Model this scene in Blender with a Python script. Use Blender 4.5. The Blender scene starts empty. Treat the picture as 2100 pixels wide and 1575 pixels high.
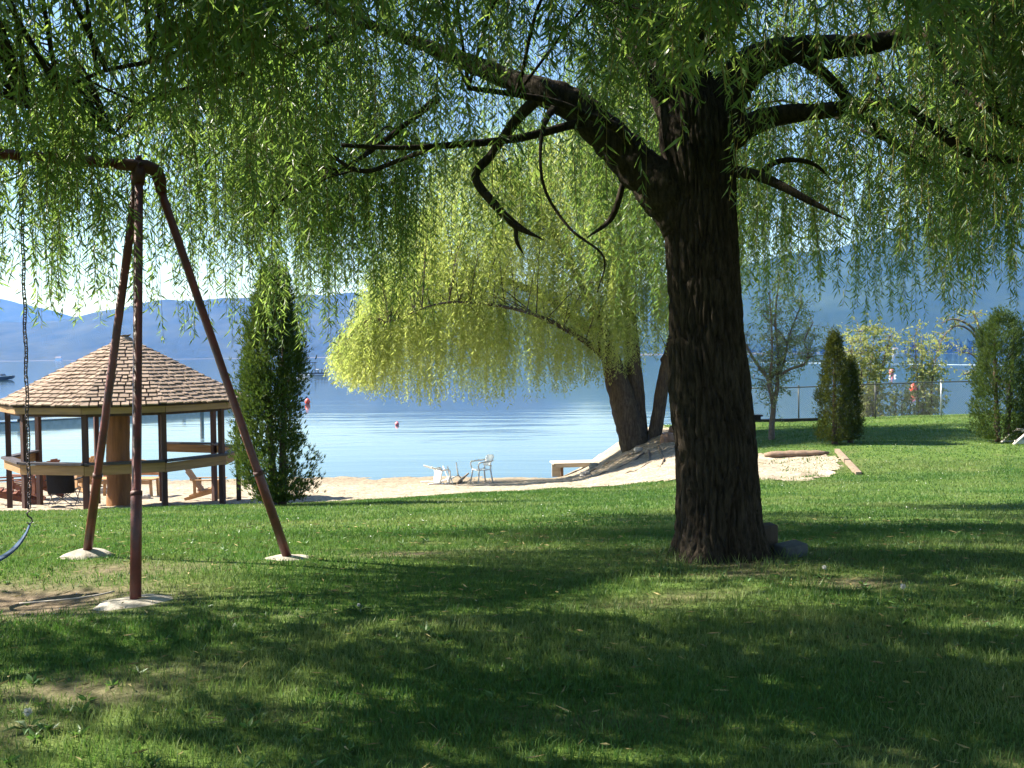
import bpy, math, random
import numpy as np
from mathutils import Vector, Matrix
random.seed(7)
RNG = np.random.default_rng(11)
SC = bpy.context.scene
COL = SC.collection
R = math.radians

# ------------------------------------------------------------------ camera
FPX, CX, CY = 2050.0, 1050.0, 787.5          # photograph pixels (2100 x 1575)
EYE = Vector((0, 0, 1.6))
PITCH, ROLL = math.atan(61.5 / FPX), 0.0115
_f = Vector((0, math.cos(PITCH), -math.sin(PITCH)))
_r = Vector((1, 0, 0)); _u = _r.cross(_f)
CR = _r * math.cos(ROLL) - _u * math.sin(ROLL)
CU = _u * math.cos(ROLL) + _r * math.sin(ROLL)
cam_d = bpy.data.cameras.new('camera'); cam = bpy.data.objects.new('camera', cam_d); COL.objects.link(cam)
cam_d.sensor_width = 36; cam_d.lens = 36 * FPX / 2100; cam_d.clip_start = 0.05; cam_d.clip_end = 40000
M = Matrix((CR, CU, -_f)).transposed().to_4x4(); M.translation = EYE
cam.matrix_world = M
SC.camera = cam

# ------------------------------------------------------------------ world, sun, exposure
SUN_AZ = math.atan2(-0.985, 0.17)             # measured from +Y towards +X
SUN_EL = R(43)
w = bpy.data.worlds.new('World'); SC.world = w; w.use_nodes = True
wn = w.node_tree; bg = wn.nodes['Background']
sky = wn.nodes.new('ShaderNodeTexSky'); sky.sky_type = 'NISHITA'; sky.sun_disc = False
sky.sun_elevation = SUN_EL; sky.sun_rotation = SUN_AZ % (2 * math.pi)
sky.altitude = 300; sky.air_density = 1.0; sky.dust_density = 0.2; sky.ozone_density = 3.0
wn.links.new(sky.outputs[0], bg.inputs[0]); bg.inputs[1].default_value = 0.064
sd = bpy.data.lights.new('sun', 'SUN'); sun = bpy.data.objects.new('sun', sd); COL.objects.link(sun)
sd.energy = 5.0; sd.angle = R(0.55); sd.color = (1.0, 0.95, 0.88)
sdir = Vector((math.sin(SUN_AZ) * math.cos(SUN_EL), math.cos(SUN_AZ) * math.cos(SUN_EL), math.sin(SUN_EL)))
sun.rotation_euler = sdir.to_track_quat('Z', 'Y').to_euler(); sun.location = (-20, 10, 30)
SC.view_settings.view_transform = 'Standard'; SC.view_settings.look = 'None'
SC.view_settings.exposure = 1.97; SC.view_settings.gamma = 1.0; SC.view_settings.use_curve_mapping = False
cy = SC.cycles
cy.use_denoising = True
try: cy.denoiser = 'OPENIMAGEDENOISE'
except Exception: pass
cy.max_bounces = 8; cy.diffuse_bounces = 4; cy.glossy_bounces = 3; cy.transmission_bounces = 6
cy.transparent_max_bounces = 8; cy.volume_bounces = 0; cy.caustics_reflective = False; cy.caustics_refractive = False
cy.sample_clamp_indirect = 6.0

# ------------------------------------------------------------------ helpers: noise
def _hash(ix, iy, iz, seed):
    with np.errstate(over='ignore'):
        h = (ix.astype(np.int64) * 374761393 + iy.astype(np.int64) * 668265263 + iz.astype(np.int64) * 2147483647 + seed * 974711) & 0xffffffff
        h = ((h ^ (h >> 13)) * 1274126177) & 0xffffffff
        h = ((h ^ (h >> 16)) * 2246822519) & 0xffffffff
        h = h ^ (h >> 15)
    return (h & 0xffffff) / float(0xffffff)
def vnoise(x, y, z=None, seed=0, perx=None):
    x = np.asarray(x, float); y = np.asarray(y, float)
    z = np.zeros_like(x) if z is None else np.asarray(z, float)
    x, y, z = np.broadcast_arrays(x, y, z)
    ix, iy, iz = np.floor(x).astype(np.int64), np.floor(y).astype(np.int64), np.floor(z).astype(np.int64)
    fx, fy, fz = x - ix, y - iy, z - iz
    fx, fy, fz = [t * t * (3 - 2 * t) for t in (fx, fy, fz)]
    def c(a, b, d):
        jx = ix + a
        if perx: jx = jx % perx
        return _hash(jx, iy + b, iz + d, seed)
    def lerp(a, b, t): return a + (b - a) * t
    return lerp(lerp(lerp(c(0,0,0), c(1,0,0), fx), lerp(c(0,1,0), c(1,1,0), fx), fy),
                lerp(lerp(c(0,0,1), c(1,0,1), fx), lerp(c(0,1,1), c(1,1,1), fx), fy), fz)
def fbm(x, y, z=None, oct=4, seed=0):
    s, a, t = 0, 0.5, 0
    for o in range(oct):
        s = s + a * vnoise(np.asarray(x) * 2**o, np.asarray(y) * 2**o, None if z is None else np.asarray(z) * 2**o, seed + o)
        t += a; a *= 0.5
    return s / t

# ------------------------------------------------------------------ helpers: pixels
def P(px, py, d):
    """point on the ray through a photo pixel at depth Y = d"""
    v = _f + CR * ((px - CX) / FPX) + CU * ((CY - py) / FPX)
    return EYE + v * (d / v.y)
def proj(p):
    v = Vector(p) - EYE; k = v.dot(_f)
    return CX + FPX * v.dot(CR) / k, CY - FPX * v.dot(CU) / k

# ------------------------------------------------------------------ terrain height
WATER = -2.4
_cols = [
 (-60, [(-40,0),(7,0),(9,-.1),(12,-.42),(15,-.78),(18.6,-1.2),(21,-1.5),(23.4,-1.78),(28,-2.1),(33,-2.42),(36,-2.9),(46,-4)]),
 (-8,  [(-40,0),(7,0),(9,-.1),(12,-.42),(15,-.78),(18.6,-1.2),(21,-1.5),(23.4,-1.78),(28,-2.1),(33,-2.42),(36,-2.9),(46,-4)]),
 (-4,  [(-40,0),(7.5,0),(9,-.08),(12,-.4),(15,-.76),(19.5,-1.26),(23,-1.62),(28,-2.1),(33,-2.42),(36,-2.9),(46,-4)]),
 (0,   [(-40,0),(8,0),(10,-.14),(14,-.60),(17,-.92),(20,-1.2),(22,-1.42),(26,-1.85),(30,-2.22),(32.6,-2.42),(36,-2.9),(46,-4)]),
 (1.2, [(-40,0),(8,0),(10,-.14),(14,-.58),(17,-.88),(20,-1.15),(22,-1.36),(26,-1.75),(30,-2.2),(32.3,-2.42),(36,-2.9),(46,-4)]),
 (5,   [(-40,0),(8,0),(12,-.36),(16,-.74),(20,-1.0),(24,-.93),(27,-.86),(33.4,-.8),(34.2,-2.0),(36,-2.9),(46,-4)]),
 (9,   [(-40,0),(8,0),(12,-.32),(16,-.66),(20,-.82),(24,-.78),(27,-.76),(33.6,-.72),(34.3,-2.0),(36,-2.9),(46,-4)]),
 (14,  [(-40,0),(8,0),(12,-.3),(16,-.58),(20,-.72),(25,-.72),(33.6,-.60),(34.3,-2.0),(36,-2.9),(46,-4)]),
 (60,  [(-40,0),(8,0),(12,-.3),(16,-.58),(20,-.72),(25,-.7),(33.6,-.55),(34.3,-2.0),(36,-2.9),(46,-4)]),
]
_yt = np.arange(-40, 46.01, 0.1)
_tab = []
for _, pr in _cols:
    a = np.interp(_yt, [p[0] for p in pr], [p[1] for p in pr])
    k = np.ones(13) / 13
    b = np.convolve(np.pad(a, 6, mode='edge'), k, 'valid')
    wgt = np.clip((32.5 - _yt) / 1.0, 0, 1)
    _tab.append(b * wgt + a * (1 - wgt))
_tab = np.array(_tab); _cx = np.array([c[0] for c in _cols], float)
def zt(X, Y):
    X = np.asarray(X, float); Y = np.asarray(Y, float)
    yi = np.clip((Y + 40) / 0.1, 0, len(_yt) - 1.001); i0 = yi.astype(int); ft = yi - i0
    ci = np.clip(np.searchsorted(_cx, X) - 1, 0, len(_cx) - 2)
    t = np.clip((X - _cx[ci]) / (_cx[ci + 1] - _cx[ci]), 0, 1); t = t * t * (3 - 2 * t)
    za = _tab[ci, i0] * (1 - ft) + _tab[ci, i0 + 1] * ft
    zb = _tab[ci + 1, i0] * (1 - ft) + _tab[ci + 1, i0 + 1] * ft
    z = za * (1 - t) + zb * t
    z = z + (fbm(X * .45, Y * .45, oct=3, seed=3) - .5) * .09
    z = z + (fbm(X * 2.2, Y * 2.2, oct=2, seed=9) - .5) * .025
    # root mound below the rear willow
    z = z + .22 * np.exp(-(((X - 3.9) / 1.3) ** 2 + ((Y - 28.7) / 1.4) ** 2)) * (.6 + .8 * fbm(X * 1.6, Y * 1.6, oct=3, seed=5))
    # scuffed hollow below the swing
    z = z - .07 * np.exp(-(((X + 3.7) / .9) ** 2 + ((Y - 6.7) / .7) ** 2))
    return z
def z1(x, y): return float(zt(np.array([x]), np.array([y]))[0])
def ground_hit(px, py, d0=2.0, d1=45.0):
    ds = np.arange(d0, d1, .02)
    p0 = P(px, py, 1.0) - EYE
    X = p0.x * ds; Z = EYE.z + p0.z * ds
    below = np.nonzero(Z <= zt(X, ds))[0]
    d = ds[below[0]] if len(below) else d1
    q = EYE + p0 * float(d); q.z = z1(q.x, q.y)
    return q

# ------------------------------------------------------------------ helpers: materials
def mat(name, color, rough=.8, spec=.3, var=0.0, scale=8.0, bump=0.0, bscale=40.0, stretch=(1,1,1), rand=0.0, metallic=0.0, col2=None):
    m = bpy.data.materials.new(name); m.use_nodes = True
    nt = m.node_tree; b = nt.nodes['Principled BSDF']
    b.inputs['Roughness'].default_value = rough; b.inputs['Specular IOR Level'].default_value = spec; b.inputs['Metallic'].default_value = metallic
    b.inputs['Base Color'].default_value = (*color, 1)
    tc = nt.nodes.new('ShaderNodeTexCoord'); mp = nt.nodes.new('ShaderNodeMapping'); mp.inputs['Scale'].default_value = stretch
    nt.links.new(tc.outputs['Object'], mp.inputs['Vector'])
    last = None
    if var > 0 or col2:
        nz = nt.nodes.new('ShaderNodeTexNoise'); nz.inputs['Scale'].default_value = scale; nz.inputs['Detail'].default_value = 6; nz.inputs['Roughness'].default_value = .65
        nt.links.new(mp.outputs[0], nz.inputs['Vector'])
        rp = nt.nodes.new('ShaderNodeValToRGB'); nt.links.new(nz.outputs[0], rp.inputs[0])
        c0 = col2 if col2 else tuple(c * (1 - var) for c in color); c1 = color if col2 else tuple(min(1, c * (1 + var)) for c in color)
        rp.color_ramp.elements[0].color = (*c0, 1); rp.color_ramp.elements[1].color = (*c1, 1)
        rp.color_ramp.elements[0].position = .32; rp.color_ramp.elements[1].position = .68
        last = rp.outputs[0]
    if rand > 0:
        oi = nt.nodes.new('ShaderNodeObjectInfo'); ge = nt.nodes.new('ShaderNodeNewGeometry')
        ad = nt.nodes.new('ShaderNodeMath'); ad.operation = 'ADD'; nt.links.new(oi.outputs['Random'], ad.inputs[0]); nt.links.new(ge.outputs['Random Per Island'], ad.inputs[1])
        fr = nt.nodes.new('ShaderNodeMath'); fr.operation = 'FRACT'; nt.links.new(ad.outputs[0], fr.inputs[0])
        mr = nt.nodes.new('ShaderNodeMapRange'); mr.inputs[3].default_value = 1 - rand; mr.inputs[4].default_value = 1 + rand; nt.links.new(fr.outputs[0], mr.inputs[0])
        mx = nt.nodes.new('ShaderNodeMix'); mx.data_type = 'RGBA'; mx.blend_type = 'MULTIPLY'; mx.inputs[0].default_value = 1
        if last: nt.links.new(last, mx.inputs[6])
        else: mx.inputs[6].default_value = (*color, 1)
        nt.links.new(mr.outputs[0], mx.inputs[7]); last = mx.outputs[2]
    if last: nt.links.new(last, b.inputs['Base Color'])
    if bump > 0:
        n2 = nt.nodes.new('ShaderNodeTexNoise'); n2.inputs['Scale'].default_value = bscale; n2.inputs['Detail'].default_value = 5
        nt.links.new(mp.outputs[0], n2.inputs['Vector'])
        bp = nt.nodes.new('ShaderNodeBump'); bp.inputs['Strength'].default_value = bump; bp.inputs['Distance'].default_value = .02
        nt.links.new(n2.outputs[0], bp.inputs['Height']); nt.links.new(bp.outputs[0], b.inputs['Normal'])
    return m
def leaf_mat(name, c_lo, c_hi, t_lo, t_hi, mixt=.45, rough=.45, spec=.35):
    """diffuse + gloss + light passing through the blade; colour runs between two natural tints per leaf"""
    m = bpy.data.materials.new(name); m.use_nodes = True; nt = m.node_tree
    b = nt.nodes['Principled BSDF']; out = nt.nodes['Material Output']
    at = nt.nodes.new('ShaderNodeAttribute'); at.attribute_name = 'tint'
    def ramp(a, c):
        mx = nt.nodes.new('ShaderNodeMix'); mx.data_type = 'RGBA'
        mx.inputs[6].default_value = (*a, 1); mx.inputs[7].default_value = (*c, 1)
        nt.links.new(at.outputs['Fac'], mx.inputs[0]); return mx.outputs[2]
    nt.links.new(ramp(c_lo, c_hi), b.inputs['Base Color'])
    b.inputs['Roughness'].default_value = rough; b.inputs['Specular IOR Level'].default_value = spec
    tr = nt.nodes.new('ShaderNodeBsdfTranslucent'); nt.links.new(ramp(t_lo, t_hi), tr.inputs['Color'])
    ms = nt.nodes.new('ShaderNodeMixShader'); ms.inputs[0].default_value = mixt
    nt.links.new(b.outputs[0], ms.inputs[1]); nt.links.new(tr.outputs[0], ms.inputs[2]); nt.links.new(ms.outputs[0], out.inputs[0])
    return m

# ------------------------------------------------------------------ helpers: objects
def tag(o, label=None, cat=None, group=None, kind=None):
    if label: o['label'] = label
    if cat: o['category'] = cat
    if group: o['group'] = group
    if kind: o['kind'] = kind
    return o
def empty(name, loc, rz=0.0):
    o = bpy.data.objects.new(name, None); COL.objects.link(o); o.location = loc; o.rotation_euler = (0, 0, rz)
    o.empty_display_size = .2; return o
def link(name, me, material=None, parent=None):
    o = bpy.data.objects.new(name, me); COL.objects.link(o)
    if material is not None and not me.materials: me.materials.append(material)
    if parent is not None: o.parent = parent
    return o
def np_mesh(name, V, F, smooth=False, tint=None):
    """V (n,3), F (m,k) of one polygon size"""
    V = np.asarray(V, np.float32); F = np.asarray(F, np.int32); k = F.shape[1]
    me = bpy.data.meshes.new(name)
    me.vertices.add(len(V)); me.vertices.foreach_set('co', V.ravel())
    me.loops.add(F.size); me.loops.foreach_set('vertex_index', F.ravel())
    me.polygons.add(len(F)); me.polygons.foreach_set('loop_start', np.arange(0, F.size, k, dtype=np.int32))
    if smooth: me.polygons.foreach_set('use_smooth', np.ones(len(F), bool))
    me.update(calc_edges=True)
    if tint is not None:
        a = me.attributes.new('tint', 'FLOAT', 'POINT'); a.data.foreach_set('value', np.asarray(tint, np.float32))
    return me
class MB:
    def __init__(s): s.v = []; s.f = []; s.sm = []
    def _add(s, vs, fs, smooth):
        n = len(s.v); s.v += [tuple(v) for v in vs]; s.f += [tuple(i + n for i in f) for f in fs]; s.sm += [smooth] * len(fs); return s
    def box(s, c, size, rot=None):
        c = Vector(c); hx, hy, hz = [q / 2 for q in size]; m = rot if rot is not None else Matrix.Identity(3)
        vs = [c + m @ Vector((x, y, z)) for z in (-hz, hz) for x, y in ((-hx, -hy), (hx, -hy), (hx, hy), (-hx, hy))]
        return s._add(vs, [(3,2,1,0),(4,5,6,7),(0,1,5,4),(1,2,6,5),(2,3,7,6),(3,0,4,7)], False)
    def beam(s, a, b, wd, ht, up=(0, 0, 1), wd2=None, ht2=None):
        a, b = Vector(a), Vector(b); d = (b - a).normalized(); up = Vector(up)
        x = d.cross(up)
        if x.length < 1e-4: x = d.cross(Vector((0, 1, 0)))
        x.normalize(); y = x.cross(d)
        vs = []
        for p, ww, hh in ((a, wd, ht), (b, wd2 or wd, ht2 or ht)):
            vs += [p - x * ww / 2 - y * hh / 2, p + x * ww / 2 - y * hh / 2, p + x * ww / 2 + y * hh / 2, p - x * ww / 2 + y * hh / 2]
        return s._add(vs, [(3,2,1,0),(4,5,6,7),(0,1,5,4),(1,2,6,5),(2,3,7,6),(3,0,4,7)], False)
    def tube(s, pts, rad, n=8, cap=True, smooth=True, flat=None):
        pts = [Vector(p) for p in pts]; k = len(pts)
        if not hasattr(rad, '__len__'): rad = [rad] * k
        vs, fs = [], []; ref = None
        for i, p in enumerate(pts):
            d = (pts[min(i + 1, k - 1)] - pts[max(i - 1, 0)]).normalized()
            if ref is None:
                ref = Vector((0, 0, 1)) if abs(d.z) < .9 else Vector((1, 0, 0))
            x = (ref - d * ref.dot(d))
            if x.length < 1e-5: x = d.orthogonal()
            x.normalize(); y = d.cross(x); ref = x
            for j in range(n):
                a = 2 * math.pi * j / n
                vs.append(p + x * math.cos(a) * rad[i] + y * math.sin(a) * rad[i] * (flat or 1))
        for i in range(k - 1):
            for j in range(n):
                fs.append((i * n + j, i * n + (j + 1) % n, (i + 1) * n + (j + 1) % n, (i + 1) * n + j))
        if cap:
            fs.append(tuple(range(n - 1, -1, -1))); fs.append(tuple((k - 1) * n + j for j in range(n)))
        return s._add(vs, fs, smooth)
    def lathe(s, c, prof, n=16, sx=1, sy=1):
        c = Vector(c); vs, fs = [], []
        for r_, z in prof:
            for j in range(n):
                a = 2 * math.pi * j / n; vs.append(c + Vector((math.cos(a) * r_ * sx, math.sin(a) * r_ * sy, z)))
        for i in range(len(prof) - 1):
            for j in range(n): fs.append((i * n + j, i * n + (j + 1) % n, (i + 1) * n + (j + 1) % n, (i + 1) * n + j))
        fs.append(tuple(range(n - 1, -1, -1))); fs.append(tuple((len(prof) - 1) * n + j for j in range(n)))
        return s._add(vs, fs, True)
    def poly(s, vs, fs, smooth=False): return s._add(vs, fs, smooth)
    def build(s, name, material, parent=None):
        me = bpy.data.meshes.new(name); me.from_pydata(s.v, [], s.f); me.update()
        me.polygons.foreach_set('use_smooth', s.sm)
        return link(name, me, material, parent)
def spline(pts, n=8, rad=None):
    """Catmull-Rom through control points; returns points (and radii)"""
    pts = [Vector(p) for p in pts]; q = [pts[0] * 2 - pts[1]] + pts + [pts[-1] * 2 - pts[-2]]
    rr = None if rad is None else [rad[0]] + list(rad) + [rad[-1]]
    out, ro = [], []
    for i in range(1, len(q) - 2):
        for k in range(n if i < len(q) - 3 else n + 1):
            t = k / n; a, b, c, d = q[i - 1], q[i], q[i + 1], q[i + 2]
            out.append(.5 * ((2 * b) + (c - a) * t + (2 * a - 5 * b + 4 * c - d) * t * t + (3 * b - a - 3 * c + d) * t ** 3))
            if rr: ro.append(rr[i] + (rr[i + 1] - rr[i]) * t)
    return (out, ro) if rr else out
def copy_tree(o, parent=None):
    c = o.copy(); COL.objects.link(c); c.parent = parent
    for ch in list(o.children): copy_tree(ch, c)
    return c

# ------------------------------------------------------------------ ground: lawn and beach
SAND = [(-200,17.2),(-12,17.6),(-8,18.0),(-4.4,19.2),(-2.4,20.0),(0,21.2),(2,21.5),(3.6,21.0),(4.7,20.1),(5.6,19.4),(6.5,20.3),(7.1,21.4),(7.4,22.9),(7.0,24.0),(6.2,24.1),(5.4,24.6),(4.9,26.5),(5.2,29.5),(5.0,32),(5.0,34.4),(60,35.4),(200,35.4),(200,80),(-200,80)]
def in_poly(X, Y, poly):
    ins = np.zeros(np.shape(X), bool); n = len(poly)
    for i in range(n):
        (x0, y0), (x1, y1) = poly[i], poly[(i + 1) % n]
        c = ((y0 > Y) != (y1 > Y)) & (X < (x1 - x0) * (Y - y0) / ((y1 - y0) if y1 != y0 else 1e-9) + x0)
        ins ^= c
    return ins
def sand_mask(X, Y):
    ox = (fbm(X * .9, Y * .9, oct=3, seed=21) - .5) * .7; oy = (fbm(X * .9, Y * .9, oct=3, seed=31) - .5) * 1.1
    return in_poly(X + ox, Y + oy, SAND)
_bare = [(-3.7,6.7,1.3,.62,1.2),(-3.1,6.85,.8,.4,.9),(-2.9,7.6,.75,.35,.75),(-2.15,4.75,.6,.26,.82),(-1.75,5.05,.35,.2,.65),(-2.4,4.2,.45,.25,.7),(-1.0,8.1,.5,.2,.7),(-.2,8.3,.35,.15,.55),
         (2.35,6.75,.42,.22,.85),(1.6,7.05,.45,.14,.8),(.75,6.3,.5,.16,.45),(1.05,6.45,.35,.12,.55),(2.05,7.2,.25,.12,.6),(-1.7,6.05,.5,.14,.45),(.3,4.3,.5,.16,.4),(3.1,8.4,.4,.15,.55),(1.0,9.0,.4,.12,.5),(.15,9.2,.3,.1,.5),(-.4,5.9,.3,.1,.4),(6.2,21.6,1.4,1.0,.5),(6.1,23.4,1.4,.6,.5),
         (1.75,7.75,.62,.6,.9)]
def bare_mask(X, Y):
    b = np.zeros(np.shape(X))
    for x, y, sx, sy, a in _bare: b = np.maximum(b, a * np.exp(-(((X - x) / sx) ** 2 + ((Y - y) / sy) ** 2)))
    n = fbm(X * 2.6, Y * 2.6, oct=4, seed=41)
    return np.clip(b * (.55 + .9 * n) + np.clip(n - .64, 0, 1) * 1.6, 0, 1)
def mix_nodes(nt, a, b, fac):
    mx = nt.nodes.new('ShaderNodeMix'); mx.data_type = 'RGBA'
    for s, v in ((6, a), (7, b)):
        if isinstance(v, tuple): mx.inputs[s].default_value = (*v, 1)
        else: nt.links.new(v, mx.inputs[s])
    nt.links.new(fac, mx.inputs[0]); return mx.outputs[2]
def noise_ramp(nt, vec, scale, c0, c1, lo=.35, hi=.65, detail=6):
    n = nt.nodes.new('ShaderNodeTexNoise'); n.inputs['Scale'].default_value = scale; n.inputs['Detail'].default_value = detail; n.inputs['Roughness'].default_value = .7
    nt.links.new(vec, n.inputs['Vector'])
    r_ = nt.nodes.new('ShaderNodeValToRGB'); nt.links.new(n.outputs[0], r_.inputs[0])
    r_.color_ramp.elements[0].position = lo; r_.color_ramp.elements[1].position = hi
    r_.color_ramp.elements[0].color = (*c0, 1); r_.color_ramp.elements[1].color = (*c1, 1)
    return r_.outputs[0], n.outputs[0]
def ground_mat(name, kind):
    m = bpy.data.materials.new(name); m.use_nodes = True; nt = m.node_tree; b = nt.nodes['Principled BSDF']
    b.inputs['Roughness'].default_value = .95; b.inputs['Specular IOR Level'].default_value = .1
    tc = nt.nodes.new('ShaderNodeTexCoord'); v = tc.outputs['Object']
    at = nt.nodes.new('ShaderNodeAttribute'); at.attribute_name = 'tint'
    if kind == 'lawn':
        g, _ = noise_ramp(nt, v, 3.0, (.05, .10, .02), (.10, .16, .035))
        g2, _ = noise_ramp(nt, v, 22.0, (.6, .6, .6), (1.25, 1.2, 1.1))
        mu = nt.nodes.new('ShaderNodeMix'); mu.data_type = 'RGBA'; mu.blend_type = 'MULTIPLY'; mu.inputs[0].default_value = 1
        nt.links.new(g, mu.inputs[6]); nt.links.new(g2, mu.inputs[7])
        d, hn = noise_ramp(nt, v, 14.0, (.065, .048, .032), (.215, .168, .115))
        c = mix_nodes(nt, mu.outputs[2], d, at.outputs['Fac'])
    else:
        s, _ = noise_ramp(nt, v, 2.2, (.28, .23, .172), (.43, .365, .285))
        s2, hn = noise_ramp(nt, v, 16.0, (.42, .40, .38), (1.1, 1.1, 1.1), .36, .56, 8)
        mu = nt.nodes.new('ShaderNodeMix'); mu.data_type = 'RGBA'; mu.blend_type = 'MULTIPLY'; mu.inputs[0].default_value = 1
        nt.links.new(s, mu.inputs[6]); nt.links.new(s2, mu.inputs[7])
        d, _ = noise_ramp(nt, v, 9.0, (.10, .075, .05), (.34, .28, .20))
        c = mix_nodes(nt, mu.outputs[2], d, at.outputs['Fac'])
    nt.links.new(c, b.inputs['Base Color'])
    bp = nt.nodes.new('ShaderNodeBump'); bp.inputs['Strength'].default_value = .7; bp.inputs['Distance'].default_value = .05
    nt.links.new(hn, bp.inputs['Height']); nt.links.new(bp.outputs[0], b.inputs['Normal'])
    return m
xs = np.concatenate([np.arange(-200, -30, 10), np.arange(-30, -12, 1.0), np.arange(-12, 14, .165), np.arange(14, 30, 1.0), np.arange(30, 201, 10)])
ys = np.concatenate([np.arange(-40, 0, 2.0), np.arange(0, 35.4, .165), np.arange(35.4, 46.1, 1.0)])
GX, GY = np.meshgrid(xs, ys)
GZ = zt(GX, GY)
nx, ny = len(xs), len(ys)
idx = np.arange(nx * ny).reshape(ny, nx)
Q = np.stack([idx[:-1, :-1], idx[:-1, 1:], idx[1:, 1:], idx[1:, :-1]], -1).reshape(-1, 4)
cxm = (GX[:-1, :-1] + GX[1:, 1:]).ravel() / 2; cym = (GY[:-1, :-1] + GY[1:, 1:]).ravel() / 2
smask = sand_mask(cxm, cym)
allV = np.stack([GX.ravel(), GY.ravel(), GZ.ravel()], -1)
def sub_mesh(name, faces, tint, smooth=True):
    u, inv = np.unique(faces, return_inverse=True)
    return np_mesh(name, allV[u] + (np.array([[0, 0, 1]]) * ((fbm(allV[u][:, 0:1] * 4.5, allV[u][:, 1:2] * 4.5, oct=2, seed=66) - .5) * .09) if name == 'beach' else 0), inv.reshape(faces.shape), smooth, tint[u])
bt = bare_mask(allV[:, 0], allV[:, 1])
X_, Y_, Z_ = allV.T
mound = np.exp(-(((X_ - 3.9) / 1.7) ** 2 + ((Y_ - 28.6) / 2.6) ** 2)) * 1.6
wet = np.clip((-2.16 - Z_) / .12, 0, 1) * .75
st = np.clip(np.maximum(mound * (.5 + fbm(X_ * 3, Y_ * 3, oct=3, seed=61)), wet), 0, 1)
lawn = tag(link('lawn', sub_mesh('lawn', Q[~smask], bt), ground_mat('lawn_soil', 'lawn')), kind='structure')
beach = tag(link('beach', sub_mesh('beach', Q[smask], st), ground_mat('beach_sand', 'sand')), kind='structure')

# ------------------------------------------------------------------ lake
def water_mat():
    m = bpy.data.materials.new('lake_water'); m.use_nodes = True; nt = m.node_tree; b = nt.nodes['Principled BSDF']
    b.inputs['Base Color'].default_value = (.02, .05, .07, 1); b.inputs['Roughness'].default_value = .06; b.inputs['IOR'].default_value = 1.33
    tc = nt.nodes.new('ShaderNodeTexCoord')
    def nz(sx, sy, scale, detail):
        mp = nt.nodes.new('ShaderNodeMapping'); mp.inputs['Scale'].default_value = (sx, sy, 1); mp.inputs['Rotation'].default_value = (0, 0, R(7))
        nt.links.new(tc.outputs['Object'], mp.inputs['Vector'])
        n = nt.nodes.new('ShaderNodeTexNoise'); n.inputs['Scale'].default_value = scale; n.inputs['Detail'].default_value = detail; n.inputs['Roughness'].default_value = .5
        nt.links.new(mp.outputs[0], n.inputs['Vector']); return n.outputs[0]
    a = nz(.10, .5, 1.0, 3); c = nz(.25, .9, 1.6, 2)
    patch = nz(.02, .10, .6, 3)                  # wind patches against calm water
    sm = nt.nodes.new('ShaderNodeMapRange'); sm.inputs[1].default_value = .40; sm.inputs[2].default_value = .62; sm.inputs[3].default_value = .12; sm.inputs[4].default_value = 1.0
    nt.links.new(patch, sm.inputs[0])
    ad = nt.nodes.new('ShaderNodeMath'); ad.operation = 'MULTIPLY_ADD'; ad.inputs[1].default_value = .25; nt.links.new(c, ad.inputs[0]); nt.links.new(a, ad.inputs[2])
    mu = nt.nodes.new('ShaderNodeMath'); mu.operation = 'MULTIPLY'; nt.links.new(ad.outputs[0], mu.inputs[0]); nt.links.new(sm.outputs[0], mu.inputs[1])
    bp = nt.nodes.new('ShaderNodeBump'); bp.inputs['Strength'].default_value = 1.0; bp.inputs['Distance'].default_value = .024
    nt.links.new(mu.outputs[0], bp.inputs['Height']); nt.links.new(bp.outputs[0], b.inputs['Normal'])
    return m
lk = MB(); lk.poly([(-8000, 25, WATER), (8000, 25, WATER), (8000, 6000, WATER), (-8000, 6000, WATER)], [(0, 1, 2, 3)])
tag(lk.build('lake', water_mat()), kind='structure')

# ------------------------------------------------------------------ hills across the lake
def hor(px): return 726 - (px - 1050) * .0115
m_for = mat('hill_forest', (.034, .055, .032), .95, .05, col2=(.014, .030, .018), scale=.014)
m_for2 = mat('hill_dry_slope', (.05, .058, .036), .95, .05, col2=(.014, .024, .016), scale=.010)
def hill(name, prof, d0, d1, m, seed, amp):
    pxs = np.arange(prof[0][0], prof[-1][0] + 1, 12.0); vs = np.linspace(0, 1.5, 26)
    yr = np.interp(pxs, [p[0] for p in prof], [p[1] for p in prof])
    yr = np.convolve(np.pad(yr, 5, mode='edge'), np.ones(11) / 11, 'valid')
    hh = 1.6 + (hor(pxs) - yr) / FPX * d1 - WATER
    t = (pxs - CX) / FPX
    VX, VY, VZ = [], [], []
    for v in vs:
        D = d0 + (d1 - d0) * v
        prof_h = math.sin(min(v, 1.0) * math.pi / 2) ** .9 if v <= 1 else 1 - (v - 1) * 1.0
        n = fbm(t * D / (amp * 9), np.full_like(t, D / (amp * 9)), oct=5, seed=seed) - .5
        z = WATER + hh * prof_h + n * amp * (1.6 * v if v < .9 else .55) * 1.6
        z[:] = np.where(v == 0, WATER - 3, np.maximum(z, WATER - 3))
        VX.append(t * D); VY.append(np.full_like(t, D)); VZ.append(z)
    V = np.stack([np.array(VX).ravel(), np.array(VY).ravel(), np.array(VZ).ravel()], -1)
    n_, k_ = len(pxs), len(vs); ii = np.arange(n_ * k_).reshape(k_, n_)
    F = np.stack([ii[:-1, :-1], ii[:-1, 1:], ii[1:, 1:], ii[1:, :-1]], -1).reshape(-1, 4)
    return tag(link(name, np_mesh(name, V, F, True), m), kind='structure')
hill('mountain', [(700,712),(900,690),(1200,640),(1450,585),(1700,520),(1850,470),(1930,448),(2000,440),(2100,431),(2300,415),(2600,430),(3200,520)], 1500, 2300, m_for, 71, 45)
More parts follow.
